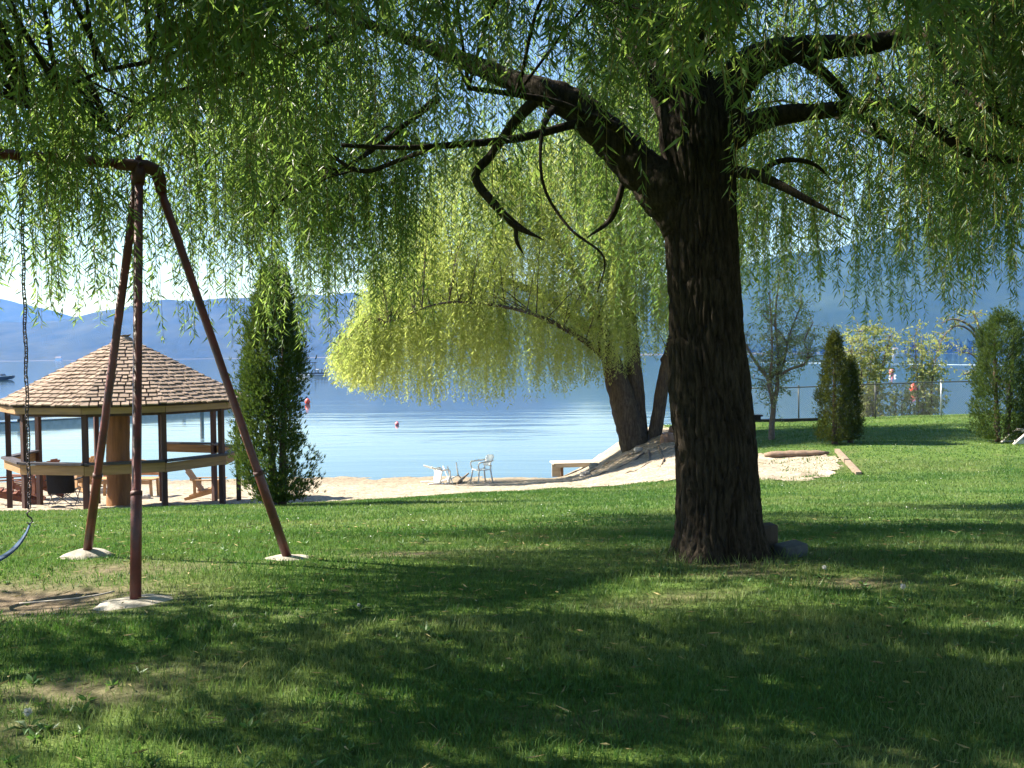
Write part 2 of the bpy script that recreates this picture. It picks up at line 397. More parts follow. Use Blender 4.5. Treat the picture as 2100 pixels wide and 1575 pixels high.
hill('hill', [(-900,640),(-500,690),(-150,676),(0,672),(90,669),(140,661),(190,648),(250,637),(330,621),(400,624),(470,628),(560,631),(610,622),(660,613),(760,600),(900,590),(1100,600),(1300,640),(1600,700)], 2700, 3700, m_for2, 72, 42)
hill('far_hill', [(-1200,560),(-600,575),(-200,596),(0,615),(60,627),(120,640),(200,662),(320,680),(600,690),(900,700)], 4400, 5400, m_for2, 73, 40)

# ------------------------------------------------------------------ the air over the lake
hz = MB(); hz.box((0, 2850, 272), (17000, 6500, 556))
m_hz = bpy.data.materials.new('air_haze'); m_hz.use_nodes = True; nt = m_hz.node_tree
for n in list(nt.nodes):
    if n.type == 'BSDF_PRINCIPLED': nt.nodes.remove(n)
pv = nt.nodes.new('ShaderNodeVolumePrincipled'); pv.inputs['Color'].default_value = (.075, .255, .92, 1); pv.inputs['Density'].default_value = 1.6e-4; pv.inputs['Absorption Color'].default_value = (1, 1, 1, 1); pv.inputs['Anisotropy'].default_value = 0
nt.links.new(pv.outputs[0], nt.nodes['Material Output'].inputs['Volume'])
tag(hz.build('haze', m_hz), kind='stuff')

# ------------------------------------------------------------------ foliage builders
def leaf_cloud(base, dirv, length, width, tint, curved=False):
    """lance-shaped leaves: base points, unit directions, lengths, widths -> V, F, tint per vertex"""
    n = len(base)
    rnd = RNG.normal(size=(n, 3)); side = np.cross(dirv, rnd); side /= np.linalg.norm(side, axis=1, keepdims=True) + 1e-9
    nrm = np.cross(side, dirv); L = length[:, None]; W = width[:, None]
    if not curved:
        m_ = base + dirv * L * .42
        V = np.stack([base, m_ + side * W * .5 + nrm * W * .12, base + dirv * L - nrm * L * .08, m_ - side * W * .5 + nrm * W * .12], 1).reshape(-1, 3)
        o = np.arange(n)[:, None] * 4
        F = np.concatenate([o + np.array([[0, 1, 2]]), o + np.array([[0, 2, 3]])], 1).reshape(-1, 3)
        return V, F, np.repeat(tint, 4)
    c = RNG.uniform(.04, .22, (n, 1)) * L
    p1 = base + dirv * L * .3 + nrm * c * .55; p2 = base + dirv * L * .68 + nrm * c * .4; tip = base + dirv * L - nrm * c * .5
    V = np.stack([base, p1 + side * W * .5, p1 - side * W * .5, p2 + side * W * .36, p2 - side * W * .36, tip], 1).reshape(-1, 3)
    o = np.arange(n)[:, None] * 6
    F = np.concatenate([o + np.array([[0, 1, 2]]), o + np.array([[1, 3, 4]]), o + np.array([[1, 4, 2]]), o + np.array([[3, 5, 4]])], 1).reshape(-1, 3)
    return V, F, np.repeat(tint, 6)
def merge(parts):
    Vs, Fs, Ts, o = [], [], [], 0
    for V, F, T in parts:
        Vs.append(V); Fs.append(F + o); Ts.append(T); o += len(V)
    return np.concatenate(Vs), np.concatenate(Fs), np.concatenate(Ts)
def strands(A, out, L, spacing, leaf, width, seed, curved_near=None, droop=.8, spread=.55, tint_c=None, ragged=.25):
    """hanging willow shoots: anchors A (n,3), outward unit xy (n,2), lengths -> leaves and twig polylines"""
    rng = np.random.default_rng(seed); n = len(A)
    reach = rng.uniform(.08, .32, n); ph = rng.uniform(0, 6.28, n); sw = rng.uniform(.01, .05, n)
    tilt = rng.normal(0, .05, (n, 2))
    def at(i, t):
        r_ = reach[i] * (1 - np.exp(-t / .22))
        z = -(t - .16 * (1 - np.exp(-t / .16)))
        return np.stack([A[i, 0] + out[i, 0] * r_ + tilt[i, 0] * t + sw[i] * np.sin(ph[i] + t * 3.1), A[i, 1] + out[i, 1] * r_ + tilt[i, 1] * t + sw[i] * np.cos(ph[i] + t * 2.7), A[i, 2] + z], -1)
    cnt = np.maximum((L / spacing).astype(int), 3); si = np.repeat(np.arange(n), cnt)
    k = np.arange(cnt.sum()) - np.repeat(np.cumsum(cnt) - cnt, cnt)
    t = (k + rng.uniform(.1, .9, len(k))) * spacing
    keep = rng.uniform(size=len(t)) > ragged * (1 - t / L[si]) ; si, t = si[keep], t[keep]
    B = at(si, t)
    az = rng.uniform(0, 6.28, len(t)); sp = spread * rng.uniform(.5, 1.5, len(t))
    D = np.stack([np.cos(az) * sp, np.sin(az) * sp, -droop * rng.uniform(.5, 1.3, len(t)) + .1], -1); D /= np.linalg.norm(D, axis=1, keepdims=True)
    u = t / L[si]
    ln = leaf * rng.uniform(.45, 1.3, len(t)) * (1 - .3 * u); wd = width * rng.uniform(.7, 1.25, len(t)) * (1 - .25 * u)
    sh = rng.uniform(0, 1, n) if tint_c is None else tint_c
    tint = np.clip(sh[si] * .5 + .35 * u + rng.uniform(-.15, .3, len(t)), 0, 1)
    parts = []
    if curved_near is not None:
        nr = B[:, 1] < curved_near
        parts.append(leaf_cloud(B[nr], D[nr], ln[nr], wd[nr], tint[nr], True)); parts.append(leaf_cloud(B[~nr], D[~nr], ln[~nr], wd[~nr], tint[~nr]))
    else: parts.append(leaf_cloud(B, D, ln, wd, tint))
    # twigs: three-sided shoots
    segs = 2 if n > 3000 else 3; i = np.repeat(np.arange(n), segs + 1); tt = np.tile(np.linspace(0, 1, segs + 1), n)
    C = at(i, tt * L[i]); rad = (.0034 * (1 - .5 * tt))[:, None]
    ring = []
    for a in (0, 2.09, 4.19): ring.append(C + np.array([[math.cos(a), math.sin(a), 0]]) * rad)
    TV = np.stack(ring, 1).reshape(-1, 3)
    s0 = (np.arange(n)[:, None] * (segs + 1) + np.arange(segs)[None]).ravel() * 3
    TF = np.concatenate([np.stack([s0 + j, s0 + (j + 1) % 3, s0 + 3 + (j + 1) % 3, s0 + 3 + j], -1) for j in range(3)])
    return parts, TV, TF

m_leaf = leaf_mat('willow_leaf', (.028, .066, .026), (.058, .108, .038), (.12, .245, .042), (.32, .45, .085), .55, .36, .5)
m_leaf2 = leaf_mat('spring_willow_leaf', (.15, .20, .05), (.28, .30, .09), (.34, .46, .08), (.58, .62, .18), .6, .5, .3)
m_twig = mat('willow_shoot', (.16, .135, .04), .7, .2)

def bark_mat(name, c0, c1, scale=1.0, bump=.9):
    m = bpy.data.materials.new(name); m.use_nodes = True; nt = m.node_tree; b = nt.nodes['Principled BSDF']
    b.inputs['Roughness'].default_value = .92; b.inputs['Specular IOR Level'].default_value = .15
    tc = nt.nodes.new('ShaderNodeTexCoord'); mp = nt.nodes.new('ShaderNodeMapping'); mp.inputs['Scale'].default_value = (1, 1, .22)
    nt.links.new(tc.outputs['Object'], mp.inputs['Vector'])
    c, h = noise_ramp(nt, mp.outputs[0], 34 * scale, c0, c1, .36, .66, 8)
    g, _ = noise_ramp(nt, tc.outputs['Object'], 3.0, (.75, .72, .68), (1.2, 1.2, 1.12), .3, .7, 3)
    mu = nt.nodes.new('ShaderNodeMix'); mu.data_type = 'RGBA'; mu.blend_type = 'MULTIPLY'; mu.inputs[0].default_value = 1
    nt.links.new(c, mu.inputs[6]); nt.links.new(g, mu.inputs[7]); nt.links.new(mu.outputs[2], b.inputs['Base Color'])
    bp = nt.nodes.new('ShaderNodeBump'); bp.inputs['Strength'].default_value = bump; bp.inputs['Distance'].default_value = .03
    nt.links.new(h, bp.inputs['Height']); nt.links.new(bp.outputs[0], b.inputs['Normal'])
    return m
m_bark = bark_mat('willow_bark', (.013, .0105, .008), (.062, .048, .037))
m_bark2 = bark_mat('smooth_willow_bark', (.035, .027, .02), (.10, .078, .058), .6, .5)
def bark_trunk(name, secs, parent, m, na=200, dz=.0145, furrow=.036, cells=36):
    """trunk as one furrowed surface; secs = [(z, x, y, r)] from the ground up"""
    zs = np.arange(secs[0][0], secs[-1][0], dz); S = np.array(secs)
    def sm(c):
        a = np.interp(zs, S[:, 0], S[:, c]); k = max(3, int(.12 / dz) | 1)
        return np.convolve(np.pad(a, k // 2, mode='edge'), np.ones(k) / k, 'valid')
    x, y, r_ = sm(1), sm(2), sm(3)
    th = np.linspace(0, 2 * math.pi, na, endpoint=False)
    T, Z = np.meshgrid(th, zs)
    u = T / (2 * math.pi) * cells
    warp = (fbm(np.cos(T) * 2.0 + 5, np.sin(T) * 2.0 + 5, Z * 2.2, oct=3, seed=81) - .5) * 3.2
    def worley(uu, vv, per, seed):
        iu, iv = np.floor(uu).astype(np.int64), np.floor(vv).astype(np.int64); f1 = np.full(uu.shape, 9.); f2 = np.full(uu.shape, 9.); z0 = np.zeros_like(iu)
        for du in (-1, 0, 1):
            for dv in (-1, 0, 1):
                cu_ = (iu + du) % per; jx = _hash(cu_, iv + dv, z0, seed); jy = _hash(cu_, iv + dv, z0, seed + 5)
                d_ = np.hypot(iu + du + jx - uu, iv + dv + jy - vv); f2 = np.minimum(f2, np.maximum(f1, d_)); f1 = np.minimum(f1, d_)
        return f1, f2
    wv_ = (fbm(np.cos(T) * 5 + 5, np.sin(T) * 5 + 5, Z * 5, oct=3, seed=86) - .5)
    a1, a2 = worley((u + warp * .7) % cells, Z * 1.75 + wv_ * .9, cells, 83); b1, b2 = worley((u * 2 + warp * 1.4) % (cells * 2), Z * 4.0 + wv_ * 1.6, cells * 2, 84)
    rid = np.clip((a2 - a1) / .42, 0, 1); rid = rid * (2 - rid); rid2 = np.clip((b2 - b1) / .5, 0, 1)
    lob = (fbm(np.cos(T) * 1.1 + 3, np.sin(T) * 1.1 + 3, Z * .8, oct=2, seed=85) - .5)
    RR = r_[:, None] * (1 + .16 * lob) + furrow * (rid - .6) + furrow * .35 * (rid2 - .5) + .012 * wv_
    # root flare lobes near the ground
    zb = Z - z1(x[0], y[0])
    RR = RR + np.exp(-np.maximum(zb, -.1) / .17) * (.06 + .06 * np.sin(T * 3 + 2.6) + .045 * np.sin(T * 5 + .3) + .02 * np.sin(T * 9))
    V = np.stack([x[:, None] + RR * np.cos(T), y[:, None] + RR * np.sin(T), Z], -1).reshape(-1, 3)
    k_ = len(zs); ii = np.arange(k_ * na).reshape(k_, na); jj = np.roll(ii, -1, 1)
    F = np.stack([ii[:-1], jj[:-1], jj[1:], ii[1:]], -1).reshape(-1, 4)
    return link(name, np_mesh(name, V, F, True), m, parent)
def rough_limb(name, pts, rad, parent, m, n=18, sub=8, amp=.10, seed=0):
    c, r_ = spline(pts, sub, rad); mb = MB(); mb.tube(c, r_, n, True, True)
    V = np.array(mb.v); k = len(c)
    C = np.repeat(np.array([tuple(p) for p in c]), n, 0); RV = np.repeat(np.array(r_), n)
    off = V - C
    nn = fbm(V[:, 0] * 14, V[:, 1] * 14, V[:, 2] * 14, oct=3, seed=seed + 90) - .5
    n2 = fbm(V[:, 0] * 3, V[:, 1] * 3, V[:, 2] * 3, oct=2, seed=seed + 95) - .5
    mb.v = [tuple(v) for v in C + off * (1 + 2.6 * amp * nn + 2.0 * amp * n2)[:, None]]
    return mb.build(name, m, parent)

# ------------------------------------------------------------------ the big willow on the lawn
D0 = 7.85
base = P(1475, 1160, D0); base.z = z1(base.x, base.y)
W1 = tag(empty('willow_tree', (0, 0, 0)), 'large dark-barked weeping willow with furrowed trunk on the lawn', 'tree')
secs = []
for yy, xl, xr in [(1215,1378,1576),(1172,1376,1574),(1140,1384,1566),(1100,1388,1560),(1000,1390,1554),(900,1386,1548),(800,1374,1540),(700,1374,1528),(620,1374,1521),(520,1368,1513),(440,1368,1508),(380,1372,1506),(300,1352,1508),(240,1350,1500),(190,1345,1480),(150,1335,1450)]:
    a, b_ = P(xl, yy, D0), P(xr, yy, D0); secs.append((a.z, (a.x + b_.x) / 2, D0 + (0.02 * math.sin(yy * .01)), (b_.x - a.x) / 2 * .94))
bark_trunk('trunk', secs, W1, m_bark)
def px_limb(ctrl, name='limb', m=m_bark, parent=W1, n=16, amp=.10, seed=0, sub=7):
    pts = [P(x, y, d) for x, y, d, r_ in ctrl]; rad = [r_ * d / FPX for x, y, d, r_ in ctrl]
    rough_limb(name, pts, rad, parent, m, n, sub, amp, seed); return spline(pts, 7)
limb_pts = []
LIMBS = [
 [(1440,520,7.85,44),(1408,452,7.85,55),(1356,388,7.86,51),(1292,325,7.9,44),(1225,258,7.95,37),(1150,203,8.0,31),(1050,165,8.1,23),(920,112,8.3,15),(720,35,8.6,10),(500,-60,8.9,6)],
 [(1435,300,7.85,60),(1400,190,7.87,64),(1345,85,7.9,60),(1285,-60,7.95,52),(1220,-280,7.9,40),(1150,-600,7.8,26),(1100,-950,7.7,12)],
 [(1445,310,7.85,40),(1480,215,7.83,44),(1530,140,7.8,36),(1620,104,7.75,26),(1760,92,7.7,21),(1950,55,7.6,15),(2200,0,7.5,10),(2500,-60,7.4,8)],
 [(1450,330,7.82,34),(1510,275,7.78,26),(1585,240,7.7,20),(1700,225,7.6,16),(1830,215,7.5,13),(1905,255,7.45,11),(1985,312,7.4,9),(2060,327,7.35,8),(2130,325,7.3,7),(2300,340,7.2,6)],
 [(1490,350,7.75,14),(1545,358,7.6,11),(1600,380,7.5,9),(1660,412,7.4,7),(1735,450,7.3,1.2)],
 [(1548,362,7.6,5),(1600,330,7.7,6),(1665,335,7.8,5),(1712,375,7.9,1)],
 [(1215,245,7.95,14),(1165,258,7.8,9),(1060,284,7.6,8),(930,297,7.4,7),(820,303,7.2,5),(700,298,7.0,4)],
 [(1300,330,7.9,12),(1275,270,7.7,10),(1200,235,7.5,8),(1120,205,7.3,7),(960,180,7.0,5)],
 [(1150,205,7.9,9),(1118,250,7.6,6),(1108,320,7.5,3.6),(1120,395,7.45,3.4),(1170,470,7.4,3),(1238,527,7.3,2.2),(1225,600,7.3,1)],
 [(1300,330,8.0,9),(1283,360,8.3,7),(1255,445,8.4,7),(1205,487,8.3,1.5)],
 [(1120,185,8.0,14),(1060,245,8.2,11),(1010,315,8.4,9),(975,362,8.4,9),(1015,420,8.3,9),(1058,462,8.3,8),(1115,492,8.2,1.2)],
 [(1058,462,8.3,5),(1060,495,8.3,4.5),(1074,522,8.3,1)],
 [(760,45,8.5,8),(560,130,8.2,7),(400,180,8.0,7),(300,205,7.8,7),(262,240,7.7,7),(235,275,7.7,1.2)],
 [(900,200,8.4,8),(760,310,8.5,5),(660,370,8.6,3),(590,400,8.6,3.5),(545,455,8.5,3.5),(505,503,8.5,1)],
 [(905,297,7.5,5),(810,332,8.0,5),(760,350,8.0,5),(720,345,8.0,5),(680,318,8.0,3)],
 [(480,60,6.2,6),(330,120,6.0,5),(200,150,5.9,4),(60,220,5.8,1)],
 [(640,60,9.4,9),(500,130,9.8,7),(330,240,10.2,5),(120,330,10.5,3),(-60,380,10.7,1)],
 [(1620,104,7.75,15),(1700,160,8.3,11),(1790,260,8.9,9),(1900,330,9.4,6),(2020,360,9.8,4)],
 [(1900,60,7.6,13),(1960,160,7.2,10),(2050,240,6.9,8),(2160,270,6.7,5)],
]
for i, c in enumerate(LIMBS):
    thick = c[0][3] > 20
    limb_pts += px_limb(c, 'limb', n=32 if thick else 8, amp=.15 if thick else .07, seed=i, sub=20 if thick else 7)
# limbs towards and away from the camera, above the picture's upper edge
hub = P(1400, 150, D0)
for i, (tgt, r0) in enumerate([((-.6, 4.4, 5.6), .07), ((3.2, 4.2, 5.6), .07), ((-3.0, 11.4, 5.6), .08), ((2.0, 12.8, 5.6), .09), ((5.6, 11.2, 5.4), .08), ((-4.6, 8.6, 6.2), .08), ((-4.2, 6.0, 6.2), .07), ((5.8, 6.0, 5.4), .07)]):
    t_ = Vector(tgt); mid = hub.lerp(t_, .5) + Vector((0, 0, .9))
    pts = [hub, hub.lerp(mid, .5) + Vector((0, 0, .35)), mid, t_]
    rough_limb('limb', pts, [r0, r0 * .85, r0 * .6, r0 * .25], W1, m_bark, 10, 6, .06, 40 + i); limb_pts += spline(pts, 7)
LP = np.array([tuple(p) for p in limb_pts]); LP = LP[LP[:, 2] > 3.0]
# secondary branches reach from the limbs into the crown; shoots hang from them
def crown_radius(a):
    """crown footprint round the trunk by compass angle (0 = +X)"""
    ks = np.array([-180, -150, -120, -90, -60, -30, 0, 30, 60, 90, 120, 150, 180]); rs = np.array([6.6, 7.2, 6.6, 6.2, 6.2, 6.8, 7.6, 7.2, 6.8, 6.4, 6.2, 6.4, 6.6])
    return np.interp(a, ks, rs)
tc0 = np.array([1.65, 7.85])
NB = 1060
A_all, O_all, L_all, T_all, brV, brF, bo = [], [], [], [], [], [], 0
mbr = MB()
for b_i in range(NB):
    ang = RNG.uniform(-180, 180); rr = crown_radius(ang) * math.sqrt(RNG.uniform(.04, 1)) 
    ax, ay = tc0[0] + rr * math.cos(R(ang)), tc0[1] + rr * math.sin(R(ang))
    zc = RNG.choice([RNG.uniform(3.2, 4.4), RNG.uniform(4.2, 6.0), RNG.uniform(5.5, 9.0)], p=[.44, .30, .26])
    if math.hypot(ax, ay) < 2.6 and zc < 4.6: continue
    off = abs(ax / max(ay, .5) * FPX) > 1250 or zc > 2.6 + .36 * ay
    if off and RNG.uniform() < .40: continue
    if not off and ay < 7.6 and RNG.uniform() < .45: continue
    if not off and fbm(np.array([ax * .55]), np.array([ay * .55]), np.array([zc * .5]), oct=2, seed=133)[0] < .42: continue
    e = np.array([ax, ay, zc])
    dd = np.linalg.norm(LP - e, axis=1) + .6 * np.maximum(0, LP[:, 2] - zc - .8); j = int(np.argmin(dd)); s = LP[j]
    if np.linalg.norm(s - e) < .5: e = e + np.array([math.cos(R(ang)), math.sin(R(ang)), 0]) * .8
    ln = np.linalg.norm(e - s)
    m1 = s * .6 + e * .4 + np.array([0, 0, .18 * ln]) + RNG.normal(0, .07 * ln, 3)
    pts = spline([s, m1, e], 5)
    if any((p - EYE).length < 3.6 and p.z < 2.1 + .5 * max(p.y, 0) for p in pts): continue
    mbr.tube(pts, list(np.linspace(.007 + .0035 * ln, .003, len(pts))), 5, False)
    pa = np.array([tuple(p) for p in pts])
    k = int(RNG.integers(11, 22) * min(1.7, .55 + ln * .25))
    tt = RNG.uniform(.25, 1, k) ** .7 * (len(pa) - 1); i0 = np.minimum(tt.astype(int), len(pa) - 2); fr = (tt - i0)[:, None]
    tt2 = tt; an = pa[i0] * (1 - fr) + pa[i0 + 1] * fr
    cl = np.round(tt2 * .55 + RNG.uniform(0, 1)) ; an = an * .2 + .8 * np.array([an[cl == c].mean(0) for c in cl]) + RNG.normal(0, .075, (k, 3)) * np.array([1, 1, 1.2]); cu = {c: RNG.exponential(.85) for c in set(cl)}; clow = np.array([cu[c] for c in cl])
    o2 = RNG.normal(size=(k, 2)) + .6 * (e[:2] - s[:2]) / (ln + .1); o2 /= np.linalg.norm(o2, axis=1, keepdims=True)
    low = clow + np.interp(an[:, 0], [-4, 0, 2, 4], [1.42, 1.45, 1.62, 1.55]) + .95 * np.clip((8 - an[:, 1]) / 2.6, 0, 1) + RNG.exponential(.16, k)
    L = np.clip(an[:, 2] - low, .25, None); L = np.minimum(L, RNG.uniform(.9, 3.0, k))
    A_all.append(an); O_all.append(o2); L_all.append(L); T_all.append(np.full(k, RNG.uniform(0, 1)))
tag(mbr.build('branches', m_bark, W1), kind='stuff')
A = np.concatenate(A_all); O = np.concatenate(O_all); L = np.concatenate(L_all); TT = np.concatenate(T_all)
clear = (np.hypot(A[:, 0], A[:, 1]) > 2.9) | (A[:, 2] - L > 3.4)
# keep the clear view of the stem below the fork
sx, sz = A[:, 0] / A[:, 1] * FPX + CX, A[:, 2]
zmin = 1.6 + np.interp(sx, [900, 1080, 1300, 1560, 1900], [430, 520, 480, 500, 520]) / FPX * A[:, 1]
stem = (RNG.uniform(size=len(A)) < .8) & (A[:, 1] < 7.7) & (np.abs(sx - 1320) < 250) & (A[:, 2] - L < zmin)
L = np.where(stem, np.minimum(L, A[:, 2] - zmin), L)
ok = clear & (L > .2); A, O, L, TT = A[ok], O[ok], L[ok], TT[ok]
NS = []; NL = []
for k in range(470):
    px, d = ((RNG.uniform(480, 900) if k % 3 else RNG.uniform(900, 1340)) if k % 4 else RNG.uniform(1500, 1740)), RNG.uniform(9.6, 13.2); cpx = px + 14 * math.sin(px * .055)
    zb_ = 1.6 + (hor(px) - np.interp(px, [480, 640, 700, 800, 900, 1050, 1340, 1500, 1650, 1740], [560, 590, 660, 670, 590, 520, 470, 650, 640, 560]) + 95 * float(fbm(np.array([px * .016]), np.array([d * .5]), oct=2, seed=137)[0]) ** 1.0) / FPX * d - .15
    l_ = RNG.uniform(.8, 2.0); NS.append(tuple(Vector(((cpx - CX) / FPX * d, d, zb_ + l_ + RNG.exponential(.35))))); NL.append(l_)
for px, py, d, n_, sp in [(1430, -40, 4.3, 16, 60), (1480, -60, 4.5, 14, 40), (1395, 60, 4.6, 8, 30), (1850, -80, 4.0, 10, 35), (1900, -20, 4.4, 8, 30), (520, -20, 4.6, 8, 60), (380, 60, 5.0, 9, 40), (130, 150, 5.2, 8, 40), (1230, 80, 5.6, 8, 30), (900, -20, 5.0, 10, 90), (250, 380, 6.2, 10, 40), (530, 330, 6.4, 8, 22), (60, 180, 6.3, 16, 60), (150, 230, 6.5, 18, 60), (120, 330, 6.7, 12, 50), (330, 200, 6.6, 10, 40)]:
    for k in range(n_): NL.append(RNG.uniform(.3, .62) * (1.5 if d > 6 else 1)); NS.append(tuple(P(px + RNG.normal(0, sp * .6), py + RNG.normal(0, 25), d + RNG.normal(0, .12))))
NS = np.array(NS); A = np.concatenate([A, NS]); o_ = RNG.normal(size=(len(NS), 2)); O = np.concatenate([O, o_ / np.linalg.norm(o_, axis=1, keepdims=True)]); L = np.concatenate([L, np.array(NL)]); TT = np.concatenate([TT, RNG.uniform(.3, 1, len(NS))])
sx = A[:, 0] / np.maximum(A[:, 1], .5) * FPX + CX; zf = 1.6 + 425 / FPX * A[:, 1]
frame_top = (A[:, 1] < 7.5) & (A[:, 1] > 2.5) & (np.abs(sx - 298) < 60) & (A[:, 2] - L < zf)
L = np.where(frame_top, np.minimum(L, A[:, 2] - zf), L); ok = L > .15; A, O, L, TT = A[ok], O[ok], L[ok], TT[ok]
invis = ((A[:, 2] - L) > 1.75 + .36 * A[:, 1] + .2) | (np.abs(A[:, 0] / np.maximum(A[:, 1], .5) * FPX) > 1130 + 1600 / np.maximum(A[:, 1], .5))            # above the picture's edge: fewer, broader leaves keep the same shade
vis = ~invis
p1, tv1, tf1 = strands(A[~invis], O[~invis], L[~invis], 0.0235, .135, .0170, 201, curved_near=4.9, tint_c=TT[~invis], droop=.78, spread=.64)
p2, tv2, tf2 = strands(A[invis], O[invis], L[invis], .13, .30, .09, 202, tint_c=TT[invis])
V, F, T = merge(p1 + p2)
print('willow leaves tris', len(F), 'strands', len(A))
link('crown', np_mesh('crown', V, F, False, T), m_leaf, W1)
link('shoots', np_mesh('shoots', tv1, tf1), m_twig, W1)

# ------------------------------------------------------------------ unseen willows added beside and behind the camera to shade the near lawn
def shade_willow(label, x, y, rad, seed):
    rng = np.random.default_rng(seed); g = z1(x, y); rt = tag(empty('willow_tree', (x, y, g)), label, 'tree')
    rough_limb('trunk', [(0, 0, -.1), (.05, 0, 1.2), (-.05, .1, 2.6), (0, 0, 4.4)], [.42, .34, .3, .22], rt, m_bark, 16, 6, .06, seed)
    Aa = []
    for k in range(9):
        a = k * .7 + rng.uniform(0, .3); e = Vector((math.cos(a) * rad * .8, math.sin(a) * rad * .8, 5.2 + rng.uniform(0, 1.6)))
        rough_limb('limb', [(0, 0, 3.2), e * .5 + Vector((0, 0, 2.6)), e], [.13, .09, .03], rt, m_bark, 8, 5, .05, seed + k)
    n = 1500; a = rng.uniform(0, 6.28, n); r_ = rad * np.sqrt(rng.uniform(0, 1, n)); h = 4.4 + 4.2 * np.sqrt(np.maximum(0, 1 - (r_ / rad) ** 2)) * rng.uniform(.3, 1, n)
    A_ = np.stack([r_ * np.cos(a), r_ * np.sin(a), h], -1); p_, _, _ = strands(A_, np.stack([np.cos(a), np.sin(a)], -1), rng.uniform(.8, 2.0, n), .10, .28, .08, seed)
    V, F, T = merge(p_); link('crown', np_mesh('crown', V, F, False, T), m_leaf, rt)
shade_willow('weeping willow outside the picture, added for shade, left of the viewpoint', -9.3, 2.6, 5.2, 701)
shade_willow('weeping willow outside the picture, added for shade, behind the viewpoint on the right', 5.5, -3.0, 6.0, 702)

# ------------------------------------------------------------------ the sunlit willow by the water
W2 = tag(empty('willow_tree', (0, 0, 0)), 'sunlit yellow-green weeping willow with several stems on the bank by the water', 'tree')
DW = 28.8
STEMS = [
 [(1312,940,DW,34),(1300,900,DW,31),(1282,840,DW,28),(1266,785,DW,25),(1245,715,DW,17),(1210,620,DW+.3,10),(1150,500,DW+.6,6),(1080,400,DW+.8,3)],
 [(1310,930,DW+.1,22),(1306,840,DW+.2,19),(1298,740,DW+.3,17),(1285,620,DW+.4,14),(1250,480,DW+.2,10),(1200,360,DW,6)],
 [(1338,915,DW-.1,16),(1348,860,DW-.1,14),(1362,775,DW-.2,13),(1385,680,DW-.3,11),(1430,560,DW-.2,9),(1490,440,DW,5)],
 [(1266,760,DW,10),(1200,700,DW-1.2,6),(1080,640,DW-2.2,3.5),(920,620,DW-2.4,2.2),(800,660,DW-2.2,1)],
 [(1240,700,DW,12),(1100,600,DW+1.4,7),(950,560,DW+2.0,4),(800,600,DW+2.0,2.5),(700,720,DW+1.8,1)],
 [(1362,740,DW,9),(1420,660,DW+1.2,7),(1470,600,DW+1.8,4),(1520,580,DW+2.0,1)],
]
LP2 = []
for i, c in enumerate(STEMS):
    LP2 += px_limb(c, 'trunk' if i < 3 else 'limb', m_bark2, W2, 14, .07, 60 + i)
LP2 = np.array([tuple(p) for p in LP2])
mb2 = MB(); A_all, O_all, L_all, T_all = [], [], [], []
# crown outline in the photograph: lower edge by column, upper edge by column
lo_e = [(670,785),(720,818),(780,838),(840,852),(950,856),(1050,846),(1130,836),(1220,812),(1300,785),(1380,740),(1450,700),(1550,680),(1650,640),(1700,600)]
hi_e = [(680,745),(720,670),(750,540),(790,400),(850,310),(960,260),(1080,240),(1200,240),(1350,260),(1500,330),(1620,380),(1700,520)]
for b_i in range(500):
    px = RNG.uniform(685, 1400) if RNG.uniform() < .93 else RNG.uniform(1400, 1520)
    yl = np.interp(px, *zip(*lo_e)); yh = np.interp(px, *zip(*hi_e))
    py = yh + (yl - yh) * RNG.uniform(0, .78)
    half = 3.0 * math.sqrt(max(.12, 1 - ((px - 1150) / 560) ** 2))
    dpt = DW + RNG.uniform(-half, half)
    e = np.array(P(px, py, dpt)); j = int(np.argmin(np.linalg.norm(LP2 - e + RNG.normal(0, .8, 3), axis=1))); s = LP2[j]; ln = np.linalg.norm(e - s)
    pts = spline([s, s * .55 + e * .45 + np.array([0, 0, .22 * ln]), e], 4)
    mb2.tube(pts, list(np.linspace(.008 + .003 * ln, .004, len(pts))), 4, False)
    pa = np.array([tuple(p) for p in pts]); k = int(RNG.integers(11, 20))
    tt = RNG.uniform(.2, 1, k) ** .6 * (len(pa) - 1); i0 = np.minimum(tt.astype(int), len(pa) - 2); fr = (tt - i0)[:, None]
    an = pa[i0] * (1 - fr) + pa[i0 + 1] * fr; cl = np.round(tt * .8 + RNG.uniform(0, 1)); an = an * .2 + .8 * np.array([an[cl == c].mean(0) for c in cl]) + RNG.normal(0, .13, (k, 3)) * np.array([1, 1, 1.6]); cu = {c: RNG.exponential(.45) for c in set(cl)}; clow = np.array([cu[c] for c in cl])
    o2 = RNG.normal(size=(k, 2)); o2 /= np.linalg.norm(o2, axis=1, keepdims=True)
    pxs = CX + FPX * an[:, 0] / an[:, 1]; zl = 1.6 + (hor(pxs) - np.interp(pxs, *zip(*lo_e))) / FPX * an[:, 1]
    L = np.clip(an[:, 2] - zl - clow - RNG.exponential(.15, k), .2, None); L = np.minimum(L, RNG.uniform(1.0, 1.4 + 3.4 * RNG.uniform() , k))
    A_all.append(an); O_all.append(o2); L_all.append(L); T_all.append(np.full(k, RNG.uniform(0, 1)))
tag(mb2.build('branches', m_bark2, W2), kind='stuff')
A = np.concatenate(A_all); O = np.concatenate(O_all); L = np.concatenate(L_all); TT = np.concatenate(T_all)
p1, tv1, tf1 = strands(A, O, L, .046, .165, .030, 301, tint_c=TT, droop=.75, spread=.62)
V, F, T = merge(p1); print('willow2 tris', len(F))
link('crown', np_mesh('crown', V, F, False, T), m_leaf2, W2)

